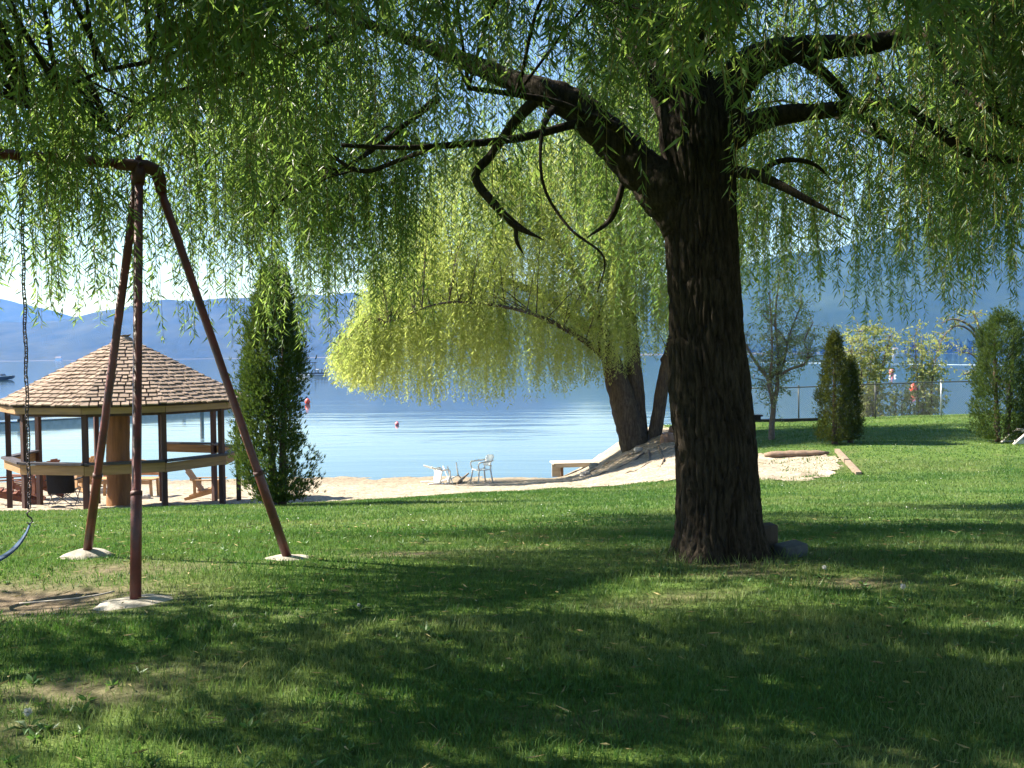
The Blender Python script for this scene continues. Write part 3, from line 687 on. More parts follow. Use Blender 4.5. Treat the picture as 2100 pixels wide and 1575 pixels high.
# ------------------------------------------------------------------ evergreen columns (arborvitae)
m_th = leaf_mat('arborvitae_spray', (.028, .058, .014), (.075, .11, .022), (.04, .09, .012), (.13, .18, .03), .3, .6, .2)
m_th2 = leaf_mat('golden_arborvitae_spray', (.03, .05, .010), (.085, .095, .014), (.05, .08, .008), (.16, .17, .02), .25, .6, .2)
m_core = mat('arborvitae_wood', (.075, .055, .04), .9, .1, .3, 20)
def sprays(C, D, size, rng, tint):
    """flat forked sprays: three narrow blades from each point"""
    n = len(C); parts = []
    perp = np.cross(D, rng.normal(size=(n, 3))); perp /= np.linalg.norm(perp, axis=1, keepdims=True) + 1e-9
    for k, (a, s) in enumerate(((0, 1.0), (.55, .75), (-.55, .75))):
        d = D * math.cos(a) + perp * math.sin(a)
        parts.append(leaf_cloud(C, d, size * s, size * .17, tint))
    return parts
def arborvitae(label, prof, basept, m, n, size, seed, stems=((0, 0, 1.0),), depth=1.0, gap=.0, group=None):
    """prof: [(height, half width left, half width right)] ; upright fans of sprays over a leafy shell"""
    root = tag(empty('arborvitae', basept), label, 'tree', group)
    rng = np.random.default_rng(seed); H = prof[-1][0]
    pz = [p[0] for p in prof]
    wood = MB()
    for sx_, sy_, hk in stems:
        c = spline([(sx_ * .4, sy_ * .4, -.1), (sx_ * .7, sy_ * .7, H * .25), (sx_, sy_, H * .6), (sx_, sy_, H * hk * .96)], 4, [.085, .06, .04, .008]); wood.tube(c[0], c[1], 8)
    for k in range(70):
        z = rng.uniform(.12, .9) * H; a = rng.uniform(0, 6.28); wl = (np.interp(z, pz, [p[1] for p in prof]) + np.interp(z, pz, [p[2] for p in prof])) / 2
        s_ = stems[k % len(stems)]
        wood.tube([(s_[0], s_[1], z - .25 * wl), (s_[0] + math.cos(a) * wl * .7, s_[1] + math.sin(a) * wl * .7 * depth, z + .15 * wl)], [.012, .004], 4, False)
    wood.build('trunk', m_core, root)
    nf = n // 14                                 # fans: clumps with a common direction
    z = rng.uniform(0, 1, nf) ** .9 * H * .985; a = rng.uniform(0, 6.28, nf)
    wl, wr = np.interp(z, pz, [p[1] for p in prof]), np.interp(z, pz, [p[2] for p in prof])
    wd = np.where(np.cos(a) > 0, wr, wl)
    lump = .62 + .72 * fbm(np.cos(a) * 2.4 + 9 + seed, np.sin(a) * 2.4 + 9, z * 2.4, oct=3, seed=seed)
    rr = wd * lump * np.sqrt(rng.uniform(.35, 1.0, nf))
    C0 = np.stack([rr * np.cos(a), rr * np.sin(a) * depth, z], -1)
    if gap > 0:
        g = fbm(C0[:, 0] * 2.2, C0[:, 1] * .8, C0[:, 2] * 1.3, oct=3, seed=seed + 7); kp = (g > gap * .62) | (z > H * .8); C0, a, z = C0[kp], a[kp], z[kp]; nf = len(C0)
    per = 14
    CC = np.repeat(C0, per, 0) + rng.normal(0, size * .75, (nf * per, 3)) * np.array([1, 1, 1.5])
    CC[:, 2] = np.maximum(CC[:, 2], prof[0][0] + .03)
    aa = np.repeat(a, per) + rng.normal(0, .5, nf * per)
    up = rng.uniform(.5, 2.0, nf * per)
    D = np.stack([np.cos(aa), np.sin(aa), up], -1); D /= np.linalg.norm(D, axis=1, keepdims=True)
    tint = np.clip(np.repeat(rng.uniform(0, 1, nf), per) * .6 + rng.uniform(0, .4, nf * per), 0, 1)
    V, F, T = merge(sprays(CC, D, size * rng.uniform(.7, 1.3, nf * per), rng, tint))
    link('crown', np_mesh('crown', V, F, False, T), m, root)
    return root
b0 = ground_hit(572, 1037); s0 = b0.y / FPX
arborvitae('tall slender dark evergreen beside the round shelter', [(.08*1, .25, .25), (.35, 68*s0, 72*s0), (.7, 84*s0, 76*s0), (130*s0, 82*s0, 62*s0), (230*s0, 76*s0, 56*s0), (330*s0, 62*s0, 48*s0), (400*s0, 44*s0, 34*s0), (450*s0, 26*s0, 20*s0), (484*s0, 5*s0, 5*s0)], b0, m_th, 20000, .10, 5,
           stems=((-.17, 0, .9), (.12, .05, 1.0)), gap=.62)
b1 = ground_hit(1712, 911); s1 = b1.y / FPX
arborvitae('pointed small evergreen, taller of the pair near the wire fence', [(.06, .12, .12), (.2, 36*s1, 34*s1), (60*s1, 34*s1, 32*s1), (130*s1, 26*s1, 26*s1), (190*s1, 15*s1, 15*s1), (231*s1, 2*s1, 2*s1)], b1, m_th2, 8500, .075, 6, group='pair of pointed evergreens')
b2 = ground_hit(1744, 908); s2 = b2.y / FPX
arborvitae('pointed small evergreen, shorter of the pair near the wire fence', [(.06, .1, .1), (.2, 24*s2, 26*s2), (60*s2, 20*s2, 22*s2), (120*s2, 13*s2, 14*s2), (172*s2, 2*s2, 2*s2)], b2, m_th2, 6000, .075, 7, group='pair of pointed evergreens')
b3 = ground_hit(2052, 906); s3 = b3.y / FPX
arborvitae('broad dense evergreen with blunt ragged top at the right of the lawn', [(.05, .4, .4), (.2, 50*s3, 50*s3), (120*s3, 50*s3, 52*s3), (200*s3, 48*s3, 50*s3), (225*s3, 44*s3, 46*s3), (240*s3, 24*s3, 34*s3), (268*s3, 5*s3, 6*s3)], b3, m_th, 12500, .085, 8, stems=((-.15, 0, .9), (.3, 0, .85)))
b4 = ground_hit(2128, 905)
arborvitae('low evergreen cut off by the right edge beside the broad one', [(.05, .3, .3), (.2, 34*s3, 40*s3), (80*s3, 32*s3, 40*s3), (120*s3, 18*s3, 26*s3), (150*s3, 3*s3, 4*s3)], b4, m_th, 5000, .085, 9)

# ------------------------------------------------------------------ young tree and shrubs behind the lawn
m_yl = leaf_mat('young_tree_leaf', (.17, .22, .09), (.30, .33, .16), (.28, .38, .12), (.45, .50, .22), .45, .5, .3)
m_sh = leaf_mat('shrub_leaf', (.17, .21, .07), (.30, .30, .10), (.32, .40, .09), (.48, .48, .14), .45, .5, .3)
m_ytw = mat('pale_branch_bark', (.15, .115, .09), .85, .15, .3, 12)
m_sst = mat('shrub_stem_bark', (.13, .10, .08), .9, .1, .3, 14)
def twiggy(root, limbs, m_w, m_l, n_twig, leaf, width, seed, spread=.5, per=9, lowest=.3):
    """limbs: world polylines with radii (one mesh each); twigs and leaf clusters along them"""
    rng = np.random.default_rng(seed); P_ = []
    for k, (pts, rad) in enumerate(limbs):
        c, r_ = spline(pts, 6, rad); mb = MB(); mb.tube(c, r_, 8); mb.build('trunk' if k == 0 else 'limb', m_w, root)
        n = len(c); P_ += [tuple(p) for i, p in enumerate(c) if i > n * lowest]
    P_ = np.array(P_); tw = MB(); B, D = [], []
    for k in range(n_twig):
        s = P_[rng.integers(len(P_))]; d = rng.normal(size=3) * np.array([1, 1, .7]) + np.array([0, 0, .35]); d /= np.linalg.norm(d)
        L = rng.uniform(.3, 1.0) * spread; e = s + d * L; tw.tube([tuple(s), tuple(s * .5 + e * .5 + np.array([0, 0, .06 * L])), tuple(e)], [.007, .005, .002], 3, False)
        q = rng.uniform(.3, 1.05, per)[:, None]; B.append(s + (e - s) * q + rng.normal(0, .03, (per, 3))); dd = rng.normal(size=(per, 3)) + d * .6 + np.array([0, 0, -.25]); D.append(dd / np.linalg.norm(dd, axis=1, keepdims=True))
    tag(tw.build('twigs', m_w, root), kind='stuff')
    B = np.concatenate(B); D = np.concatenate(D); n = len(B)
    V, F, T = leaf_cloud(B, D, leaf * rng.uniform(.6, 1.3, n), width * rng.uniform(.7, 1.3, n), rng.uniform(0, 1, n))
    link('crown', np_mesh('crown', V, F, False, T), m_l, root)
def pl(ctrl): return ([P(x, y, d) for x, y, d, r_ in ctrl], [r_ * d / FPX for x, y, d, r_ in ctrl])
yb = ground_hit(1582, 901); dy = yb.y
yt = tag(empty('young_tree', (0, 0, 0)), 'slim young tree with thin forked stems and sparse feathery leaves beside the big trunk', 'tree')
twiggy(yt, [pl([(1582,906,dy,7),(1583,870,dy,6),(1586,830,dy,5.5),(1578,790,dy,5),(1574,775,dy,4),(1548,740,dy+.1,3),(1520,690,dy+.2,2)]),
            pl([(1586,830,dy,5),(1594,795,dy,4.5),(1594,770,dy,4),(1596,730,dy,3),(1590,650,dy,2.2),(1600,560,dy,1.2)]),
            pl([(1576,782,dy,3.5),(1582,750,dy-.2,3),(1583,690,dy-.3,2),(1578,600,dy-.3,1.2)]),
            pl([(1594,775,dy,3.5),(1618,758,dy-.2,3),(1650,746,dy-.3,2.6),(1658,725,dy-.4,2.2),(1650,700,dy-.4,1.8),(1668,660,dy-.5,1)]),
            pl([(1594,775,dy,3),(1608,740,dy+.3,2.5),(1618,690,dy+.4,2),(1645,620,dy+.5,1.2)]),
            pl([(1580,780,dy,3),(1600,745,dy+.3,2.4),(1612,700,dy+.4,1.8),(1560,640,dy+.5,1)])], m_ytw, m_yl, 470, .09, .03, 401, .85, 12)
# shrubs along the water behind the wire fence
SHR = [('leafy many-stemmed shrub behind the fence, widest of the three', 1782, 858, [(1745,700),(1765,680),(1795,672),(1825,690),(1815,720),(1770,740)], 330, 35.2),
       ('upright yellow-green shrub behind the fence, nearest the broad evergreen', 1904, 850, [(1875,690),(1890,690),(1925,700),(1915,740),(1880,760)], 200, 35.0),
       ('short leafy shrub behind the fence between two taller shrubs', 1853, 855, [(1835,815),(1850,800),(1872,808)], 70, 35.0)]
for i, (lab, px, py, tops, nt_, dd) in enumerate(SHR):
    rt = tag(empty('shrub', (0, 0, 0)), lab, 'shrub', 'shrubs behind the wire fence'); lim = []
    for k, (tx, ty) in enumerate(tops):
        bx_ = px + (k - len(tops) / 2) * 7; pb = P(bx_, py, dd); pb.z = min(pb.z, z1(pb.x, pb.y)) - .15
        t_ = P(tx, ty, dd + (k % 3 - 1) * .35); md = pb.lerp(t_, .5) + Vector(((bx_ - tx) * .004, 0, .1)); lim.append(([pb, md, t_], [.05, .03, .008]))
    twiggy(rt, lim, m_sst, m_sh, int(nt_ * 1.7), .13, .055, 410 + i, .8, 10, .25)
rt = tag(empty('shrub', (0, 0, 0)), 'bare arching pale shrub reaching out behind the broad evergreen', 'shrub')
twiggy(rt, [pl([(2050,860,29,4),(2030,760,29,3),(2000,690,29,2.2),(1965,668,29,1.6),(1935,690,29,1.1),(1925,720,29,.6)]), pl([(2030,760,29,3),(2000,680,29,2.6),(1960,655,29,1.8),(1932,662,29,1)]),
            pl([(2030,740,29,3),(2000,650,29,2.4),(1990,640,29,1.2)]), pl([(2040,790,29,3),(2000,732,29,2),(1970,722,29,1)]), pl([(2045,810,29,3),(2000,766,29,1.6),(1976,768,29,1)])], m_ytw, m_sh, 60, .11, .045, 420, .5, 5, .45)

# ------------------------------------------------------------------ wire fence and its edging
m_fp = mat('dark_fence_pipe', (.05, .055, .05), .5, .4); m_galv = mat('galvanised_pipe', (.42, .43, .42), .45, .5, metallic=.6)
m_wire = mat('fence_wire', (.16, .17, .17), .5, .4, metallic=.4)
fpx = [(1500, 872), (1638, 866), (1795, 857), (1930, 850), (2065, 846), (2200, 842)]
fp = []
for x, y in fpx:
    q = P(x, y, 33.0); q.y = 33.0; q.z = z1(q.x, 33.0); fp.append(q)
fence = tag(empty('wire_fence', fp[1]), 'low chain-link fence with dark top rail along the lake edge of the lawn', 'fence'); fi = Matrix.Translation(-fp[1])
def rel(p): return tuple(Vector(p) - fp[1])
FH = 1.13
for i, q in enumerate(fp):
    mb = MB(); mb.tube([rel(q - Vector((0, 0, .2))), rel(q + Vector((0, 0, FH + .03)))], .024, 8); mb.lathe(rel(q + Vector((0, 0, FH + .03))), [(.03, 0), (.026, .03), (.006, .045)], 8)
    mb.build('post', m_galv if i == 3 else m_fp, fence)
mb = MB(); mb.tube([rel(q + Vector((0, -.03, FH))) for q in fp], .02, 6); mb.build('top_rail', m_fp, fence)
for i in range(len(fp) - 1):
    a, b_ = fp[i], fp[i + 1]; ln = (b_ - a).length; mb = MB(); n = int((ln + FH) / .075)
    for k in range(n):
        s_ = k * .075
        for sg in (1, -1):
            x0, x1 = s_ - FH, s_
            u0, u1 = max(x0, 0), min(x1, ln)
            if u1 - u0 < .02: continue
            h0, h1 = (u0 - x0), (u1 - x0)
            if sg < 0: h0, h1 = FH - h0, FH - h1
            d = (b_ - a) / ln; p0 = a + d * u0 + Vector((0, .03, h0 * .98 + .02)); p1_ = a + d * u1 + Vector((0, .03, h1 * .98 + .02))
            mb.tube([rel(p0), rel(p1_)], .0016, 3, False)
    tag(mb.build('wire_mesh', m_wire, fence), kind='stuff')
m_dk = mat('dark_stained_timber', (.035, .03, .027), .8, .2, .3, 9, .2, 30, (1, 1, .2))
eb = MB(); e0, e1 = fp[0], fp[1] + Vector((.6, 0, 0)); eb.beam(e0 + Vector((-.6, -.12, .02)), e1 + Vector((0, -.12, .03)), .09, .16); eb.beam(e0 + Vector((-.6, -.13, -.10)), e1 + Vector((0, -.13, -.09)), .10, .12)
tag(eb.build('edging_timber', m_dk), 'dark timber edging on the ground below the fence', 'edging')
# dark bench end that shows past the trunk
q = ground_hit(1530, 885); q = Vector((q.x, q.y, z1(q.x, q.y)))
bt_ = tag(empty('bench', q), 'dark plank bench end just showing past the right side of the big trunk', 'bench')
tp = P(1562, 852, q.y)
hh = tp.z - q.z
mb = MB(); mb.box((tp.x - q.x - .65, 0, hh), (1.3, .34, .05)); mb.build('seat', m_dk, bt_)
mb = MB(); mb.box((tp.x - q.x - .62, .0, hh - .09), (1.18, .05, .11)); mb.build('apron', m_dk, bt_)
for sx_ in (-1.15, -.35):
    mb = MB(); mb.box((tp.x - q.x + sx_, 0, (hh - .06) / 2 - .03), (.07, .3, hh + .06)); mb.build('leg', m_dk, bt_)

# ------------------------------------------------------------------ swing frame and swing
m_red = mat('rusty_red_paint', (.165, .035, .028), .42, .5, col2=(.05, .018, .016), scale=7, bump=.15, bscale=60)
m_redcast = mat('red_cast_fitting', (.07, .022, .02), .6, .4, .35, 14, .2, 50)
m_conc = mat('pale_concrete', (.33, .30, .255), .95, .1, .35, 7, .5, 30)
m_chain = mat('dark_chain_steel', (.06, .05, .055), .45, .5, metallic=.7)
m_belt = mat('blue_rubber_belt', (.02, .05, .11), .7, .25, .2, 20)
apex = P(285, 340, 7.39)
feet = [ground_hit(278, 1236), ground_hit(178, 1142), ground_hit(590, 1145)]
sw_root = tag(empty('swing_set', (apex.x, apex.y, z1(apex.x, apex.y))), 'rusty red steel pipe tripod swing frame with concrete footings on the lawn', 'swing set')
S0 = sw_root.location.copy()
def sr(p): return tuple(Vector(p) - S0)
bd = Vector((-.847, -.532, 0)).normalized()
top_pts = [apex + bd * .02 + Vector((0, 0, -.03)), apex + bd * .05, apex - bd * .09 + Vector((0, 0, .01))]
def tripod(ap, fts, bdir):
    starts = [ap + (fts[0] - ap).normalized() * .05, ap + (fts[1] - ap).normalized() * .05, ap - bdir * .10 + Vector((0, 0, -.01))]
    for k, f in enumerate(fts):
        st_ = starts[k]; d = (f - st_); m1 = st_ + d * .765; m2 = st_ + d * .772
        mb = MB(); mb.tube([sr(st_), sr(m1), sr(m2), sr(f + d.normalized() * .06)], [.031, .031, .0365, .0365], 14); mb.build('leg', m_red, sw_root)
        mb = MB(); mb.tube([sr(m1 - d.normalized() * .006), sr(m2 + d.normalized() * .004)], .0385, 14); mb.build('collar', m_redcast, sw_root)
        g = z1(f.x, f.y); rs = (.24, .21, .19)[k]
        mb = MB(); n_ = 26; prof = [(1.0, -.08), (1.0, -.015), (.92, .018), (.72, .04), (.4, .058), (.12, .065)]
        vs, fs = [], []
        for r_, z in prof:
            for j in range(n_):
                a = 2 * math.pi * j / n_; wob = 1 + .12 * math.sin(2 * a + k) + .07 * math.sin(5 * a + 2 * k) + .04 * math.sin(9 * a)
                vs.append(sr((f.x + math.cos(a) * r_ * rs * wob * (1.05, .95, 1.0)[k], f.y + math.sin(a) * r_ * rs * wob, g + z * (.6, 1.2, .5)[k] - .012)))
        for i in range(len(prof) - 1):
            for j in range(n_): fs.append((i * n_ + j, i * n_ + (j + 1) % n_, (i + 1) * n_ + (j + 1) % n_, (i + 1) * n_ + j))
        fs.append(tuple((len(prof) - 1) * n_ + j for j in range(n_)))
        mb.poly(vs, fs, True); mb.build('footing', m_conc, sw_root)
    mb = MB()
    mb.tube([sr(ap + bdir * .16), sr(ap + bdir * .02), sr(ap - bdir * .05), sr(ap - bdir * .11 + Vector((0, 0, -.02))), sr(ap - bdir * .145 + Vector((0, 0, -.07))), sr(starts[2] + (fts[2] - starts[2]).normalized() * .18)], [.043, .046, .05, .049, .046, .040], 14)
    for k in (0, 1):
        d = (fts[k] - ap).normalized(); mb.tube([sr(ap - d * .02), sr(ap + d * .10), sr(ap + d * .15)], [.05, .045, .038], 12)
    mb.tube([sr(ap + Vector((0, 0, .03))), sr(ap + Vector((0, 0, .075)))], [.03, .018], 8)
    mb.build('corner_fitting', m_redcast, sw_root)
    for k in (-1, 1):
        mb = MB(); d = Vector((-bdir.y, bdir.x, 0)) * k; mb.tube([sr(ap + d * .045 + Vector((0, 0, .01))), sr(ap + d * .066 + Vector((0, 0, .01)))], .013, 6); mb.build('bolt', m_chain, sw_root)
tripod(apex, feet, bd)
far_ap = apex + bd * 5.2
mid = (feet[0] + feet[1]) / 2; off = [far_ap + (f - mid) for f in feet[:2]] + [far_ap + bd * 1.25]
for f in off: f.z = z1(f.x, f.y)
tripod(far_ap, off, -bd)
mb = MB(); mb.tube([sr(apex + bd * .08), sr(apex + bd * 5.12)], .036, 14); mb.build('top_beam', m_red, sw_root)
# the swing hangs from the beam
c_top = [apex + bd * t for t in (.785, 1.33)]
zb = P(46, 1062, c_top[0].y).z
swg = tag(empty('swing', Vector((c_top[0].x, c_top[0].y, zb))), 'blue belt swing seat hanging from a dark chain at the left edge', 'swing')
W0 = swg.location.copy()
def wr(p): return tuple(Vector(p) - W0)
pitch = .034
lm = MB(); loop = []
for k in range(13):
    a = 2 * math.pi * k / 12; loop.append((math.cos(a) * .0125, 0, math.sin(a) * .0125 + (.0125 if math.sin(a) > 0 else -.0125)))
lm.tube(loop, .0042, 5, False); link_me = bpy.data.meshes.new('chain_link'); link_me.from_pydata(lm.v, [], lm.f); link_me.update(); link_me.polygons.foreach_set('use_smooth', [True] * len(lm.f)); link_me.materials.append(m_chain)
for ci, ct in enumerate(c_top):
    mb = MB(); hz_ = ct + Vector((0, 0, -.036))
    mb.tube([wr(ct + Vector((0, 0, .0)) + bd * .0 + Vector((-bd.y, bd.x, 0)) * .04), wr(ct + Vector((0, 0, -.05))), wr(ct - Vector((-bd.y, bd.x, 0)) * .04)], .007, 6); mb.tube([wr(ct + bd * -.012 + Vector((0, 0, .0))), wr(ct + bd * .012)], .042, 14); ch = mb.build('chain', m_chain, swg)
    n = int((ct.z - .05 - zb - .06) / pitch)
    for k in range(n + 1):
        o = link('chain_link', link_me, None, ch); o.location = wr((ct.x + .004 * math.sin(k * .7), ct.y, ct.z - .055 - k * pitch)); o.rotation_euler = (0, 0, math.atan2(bd.y, bd.x) + (R(90) if k % 2 else 0) + R(35) + .1 * math.sin(k * 1.7))
    mb = MB(); zc = zb
    mb.tube([wr((ct.x, ct.y, zc) + Vector((0, 0, 0)) if False else Vector((ct.x, ct.y, zc + dz)) + bd * dx * (1 if ci == 0 else -1)) for dx, dz in ((0, .05), (.02, .035), (.012, .012), (-.01, -.005), (-.014, -.03), (.008, -.045), (.02, -.03))], .0055, 6); mb.build('hook', m_chain, swg)
mb = MB(); nn = 20; pv_ = Vector((-bd.y, bd.x, 0))
vs, fs = [], []
for k in range(nn + 1):
    t = k / nn; c = c_top[0].lerp(c_top[1], t); sag = .235 * (1 - (2 * t - 1) ** 2) ** .8; wd = .058 if 1 < k < nn - 1 else .035
    for sx_ in (-1, 1):
        for dz in (.007, -.007): vs.append(wr(Vector((c.x, c.y, zb - .045 - sag + dz)) + pv_ * wd * sx_))
for k in range(nn):
    a, b_ = k * 4, k * 4 + 4
    fs += [(a, a + 2, b_ + 2, b_), (a + 1, b_ + 1, b_ + 3, a + 3), (a, b_, b_ + 1, a + 1), (a + 2, a + 3, b_ + 3, b_ + 2)]
fs += [(0, 1, 3, 2), (nn * 4, nn * 4 + 2, nn * 4 + 3, nn * 4 + 1)]
mb.poly(vs, fs, True); mb.build('seat', m_belt, swg)
cd = MB(); cpts = [ground_hit(x, y) + Vector((0, 0, .03)) for x, y in ((40,1248),(90,1243),(150,1238),(200,1230),(235,1222))]; cd.tube(spline(cpts, 5), .006, 5)
tag(cd.build('cord', mat('grey_cord', (.33, .30, .27), .8)), 'thin pale cord lying on the bare ground behind the front leg', 'cord')

# ------------------------------------------------------------------ round shelter with a shingled roof
m_post = mat('brown_stained_post', (.065, .032, .026), .7, .3, .35, 9, .15, 40, (1, 1, .15))
m_rail = mat('warm_rail_board', (.29, .17, .08), .7, .3, .25, 6, .2, 30, (.2, .2, 2))
m_cap = mat('dark_rail_cap', (.055, .045, .05), .6, .35, .3, 8)
m_log = mat('peeled_log', (.22, .105, .045), .75, .25, .35, 10, .5, 22, (1, 1, .12))
m_shk = mat('cedar_shingle', (.31, .235, .18), .9, .15, col2=(.215, .157, .12), scale=9, bump=.4, bscale=60, stretch=(1, .25, 1), rand=.24)
m_deck = mat('roof_sheathing', (.06, .04, .03), .9, .1)
GC = Vector(((258 - CX) / FPX * 21.0, 21.0, 0)); GC.z = z1(GC.x, GC.y)
gz = tag(empty('round_shelter', GC), 'ten-sided open beach shelter with cedar shingle roof and log centre post', 'shelter')
def gr(p): return tuple(Vector(p) - GC)
RP, RE = 2.25, 2.44
EAVE = P(248, 831, 21.0).z; APEX = P(256, 693, 21.0).z; RAILT = P(248, 928, 21.0).z
ang = [R(20 + 36 * k) for k in range(10)]
def gp(a, r_, z): return Vector((GC.x + r_ * math.cos(a), GC.y + r_ * math.sin(a), z))
for a in ang:
    p = gp(a, RP, 0); g = z1(p.x, p.y); mb = MB(); rm = Matrix.Rotation(a, 3, 'Z')
    mb.box(gr((p.x, p.y, (g - .1 + EAVE) / 2)), (.095, .095, EAVE - g + .1), rm); mb.build('post', m_post, gz)
for k in range(10):
    a, b_ = ang[k], ang[(k + 1) % 10]
    mb = MB(); mb.beam(gr(gp(a, RE - .05, EAVE + .02)), gr(gp(b_, RE - .05, EAVE + .02)), .04, .15); mb.build('fascia', m_rail, gz)
    mb = MB(); mb.beam(gr(gp(a, RP, EAVE - .06)), gr(gp(b_, RP, EAVE - .06)), .06, .10); mb.build('plate', m_post, gz)
    if k in (2, 3): continue                      # open towards the water
    am = (a + b_) / 2 if k < 9 else (a + b_ + 2 * math.pi) / 2
    mb = MB(); mb.beam(gr(gp(a, RP + .07, RAILT - .13)), gr(gp(b_, RP + .07, RAILT - .115)), .04, .18); mb.build('rail_board', m_rail, gz)
    mb = MB(); mb.beam(gr(gp(a, RP + .05, RAILT)), gr(gp(b_, RP + .05, RAILT)), .19, .042); mb.build('rail_cap', m_cap, gz)
for a in ang:
    mb = MB(); mb.beam(gr(gp(a, RE - .12, EAVE + .04)), gr(gp(a, .12, APEX - .12)), .05, .10); mb.build('rafter', m_post, gz)
g = z1(GC.x, GC.y); zz = np.linspace(g - .15, APEX - .25, 14)
rough_limb('centre_log', [gr((GC.x - .19 + .012 * math.sin(z * 3), GC.y, z)) for z in zz], [(.275 if z < g + .12 else .245) * (1 - .03 * (z - g)) for z in zz], gz, m_log, 24, 3, .025, 5)
rf = MB(); ve = [gr(gp(a, RE, EAVE + .09)) for a in ang] + [gr((GC.x, GC.y, APEX - .01))] + [gr(gp(a, RE, EAVE + .065)) for a in ang]
rf.poly(ve, [(k, (k + 1) % 10, 10) for k in range(10)] + [(11 + k, 11 + (k + 1) % 10, (k + 1) % 10, k) for k in range(10)] + [tuple(20 - k for k in range(10))])
roof = rf.build('roof', m_deck, gz)
shm = bpy.data.meshes.new('shingle')
shm.from_pydata([(-.5,0,0),(.5,0,0),(.5,1,0),(-.5,1,0),(-.5,0,1),(.5,0,1),(.5,1,.25),(-.5,1,.25)], [], [(3,2,1,0),(4,5,6,7),(0,1,5,4),(1,2,6,5),(2,3,7,6),(3,0,4,7)]); shm.update(); shm.materials.append(m_shk)
shing = []
slope = math.hypot(RE * math.cos(R(18)), APEX - EAVE - .10); rows = 19; expo = (slope + .02) / rows
for k in range(10):
    a, b_ = ang[k], ang[k] + R(36); am = (a + b_) / 2
    e0, e1 = gp(a, RE + .03, EAVE + .085), gp(b_, RE + .03, EAVE + .085); ap = Vector((GC.x, GC.y, APEX))
    mid_e = (e0 + e1) / 2; up = (ap - mid_e).normalized(); along = (e1 - e0).normalized(); nrm = along.cross(up).normalized()
    if nrm.z < 0: nrm = -nrm
    W_ = (e1 - e0).length; SL = (ap - mid_e).length
    for r_ in range(rows):
        s_ = r_ * expo; wrow = W_ * (1 - s_ / SL)
        if wrow < .05: continue
        x = -wrow / 2 + (RNG.uniform(-.03, .0))
        while x < wrow / 2 - .02:
            wd = min(RNG.uniform(.10, .24), wrow / 2 - x + .015)
            if wd < .03: break
            tilt = .085 + RNG.uniform(-.02, .05)
            u2 = (up * math.cos(tilt) - nrm * math.sin(tilt)).normalized(); n2 = (nrm * math.cos(tilt) + up * math.sin(tilt)).normalized(); yaw = RNG.normal(0, .02)
            al = (along * math.cos(yaw) + u2 * math.sin(yaw)); u3 = n2.cross(al) if n2.cross(al).dot(u2) > 0 else -n2.cross(al)
            org = mid_e + up * (s_ + RNG.uniform(-.032, .020)) + along * (x + wd / 2) + nrm * .024
            Mx = Matrix(((al.x * (wd - .024), u3.x * (expo * 1.9), n2.x * .028, org.x), (al.y * (wd - .024), u3.y * (expo * 1.9), n2.y * .028, org.y), (al.z * (wd - .024), u3.z * (expo * 1.9), n2.z * .028, org.z), (0, 0, 0, 1)))
            facing = max(0, (EYE - org).normalized().dot(nrm)); pxx, pyy = proj(org)
            area = facing * wd * expo / (org - EYE).length ** 2 * (1 if pxx > -5 else 0)
            shing.append((area, Mx)); x += wd
shing.sort(key=lambda t: -t[0])
for ar, Mx in shing[:300]:
    o = link('shingle', shm, None, roof); o.matrix_local = Matrix.Translation(-GC) @ Mx
rest = MB(); bv = [v.co.copy() for v in shm.vertices]; bf = [tuple(p.vertices) for p in shm.polygons]
for ar, Mx in shing[300:]: rest.poly([tuple(Mx @ v - GC) for v in bv], bf)
tag(rest.build('shingle_cover', m_shk, roof), kind='stuff')
cap = MB(); cap.lathe(gr((GC.x, GC.y, APEX - .03)), [(.16, -.02), (.15, .02), (.06, .07), (.01, .085)], 10); cap.build('roof_cap', m_shk, roof)

# ------------------------------------------------------------------ seats in and behind the shelter
m_cedar = mat('cedar_chair_board', (.40, .235, .12), .75, .25, .25, 8, .2, 35, (1, 1, 1), .12)
m_cedar2 = mat('weathered_chair_board', (.17, .07, .045), .8, .2, .3, 8, .2, 35, (1, 1, 1), .12)
def adirondack(label, loc, rz, m, group='slatted garden chairs at the shelter', k=1.0):
    t = tag(empty('slatted_chair', loc, rz), label, 'chair', group); t.scale = (k, k, k)
    for s in (-1, 1):
        y = .27 * s
        mb = MB(); mb.beam((.38, y, .33), (-.62, y, .045), .03, .13, ht2=.09); mb.build('side_board', m, t)
        mb = MB(); mb.box((.33, y + .035 * s, .27), (.11, .03, .56)); mb.build('front_leg', m, t)
        mb = MB(); mb.box((-.33, y + .035 * s, .36), (.08, .03, .42)); mb.build('rear_post', m, t)
        mb = MB(); mb.beam((.42, y + .04 * s, .565), (-.42, y + .03 * s, .575), .13, .025, wd2=.08); mb.build('arm', m, t)
    for i in range(6):
        x = .34 - i * .095; mb = MB(); mb.beam((x, -.29, .40 - i * .027), (x, .29, .40 - i * .027), .082, .022); mb.build('seat_slat', m, t)
    for i in range(6):
        u = (i - 2.5); top = .93 - .018 * u * u; mb = MB()
        mb.beam((-.17, u * .078, .22), (-.17 - .47 * (top - .22) / .7, u * .104, top), .078, .02, up=(1, 0, .6), wd2=.092); mb.build('back_slat', m, t)
    for z, x in ((.30, -.245), (.60, -.445)):
        mb = MB(); mb.beam((x - .0, -.29, z), (x, .29, z), .03, .07); mb.build('back_brace', m, t)
    return t
q = ground_hit(430, 1024); adirondack('cedar slatted chair seen from the side under the right of the shelter', q, R(4), m_cedar, k=.86)
q = ground_hit(142, 1012); adirondack('cedar slatted chair with fanned back slats standing beyond the camping chair', q + Vector((0, .6, 0)), R(150), m_cedar, k=1.06)
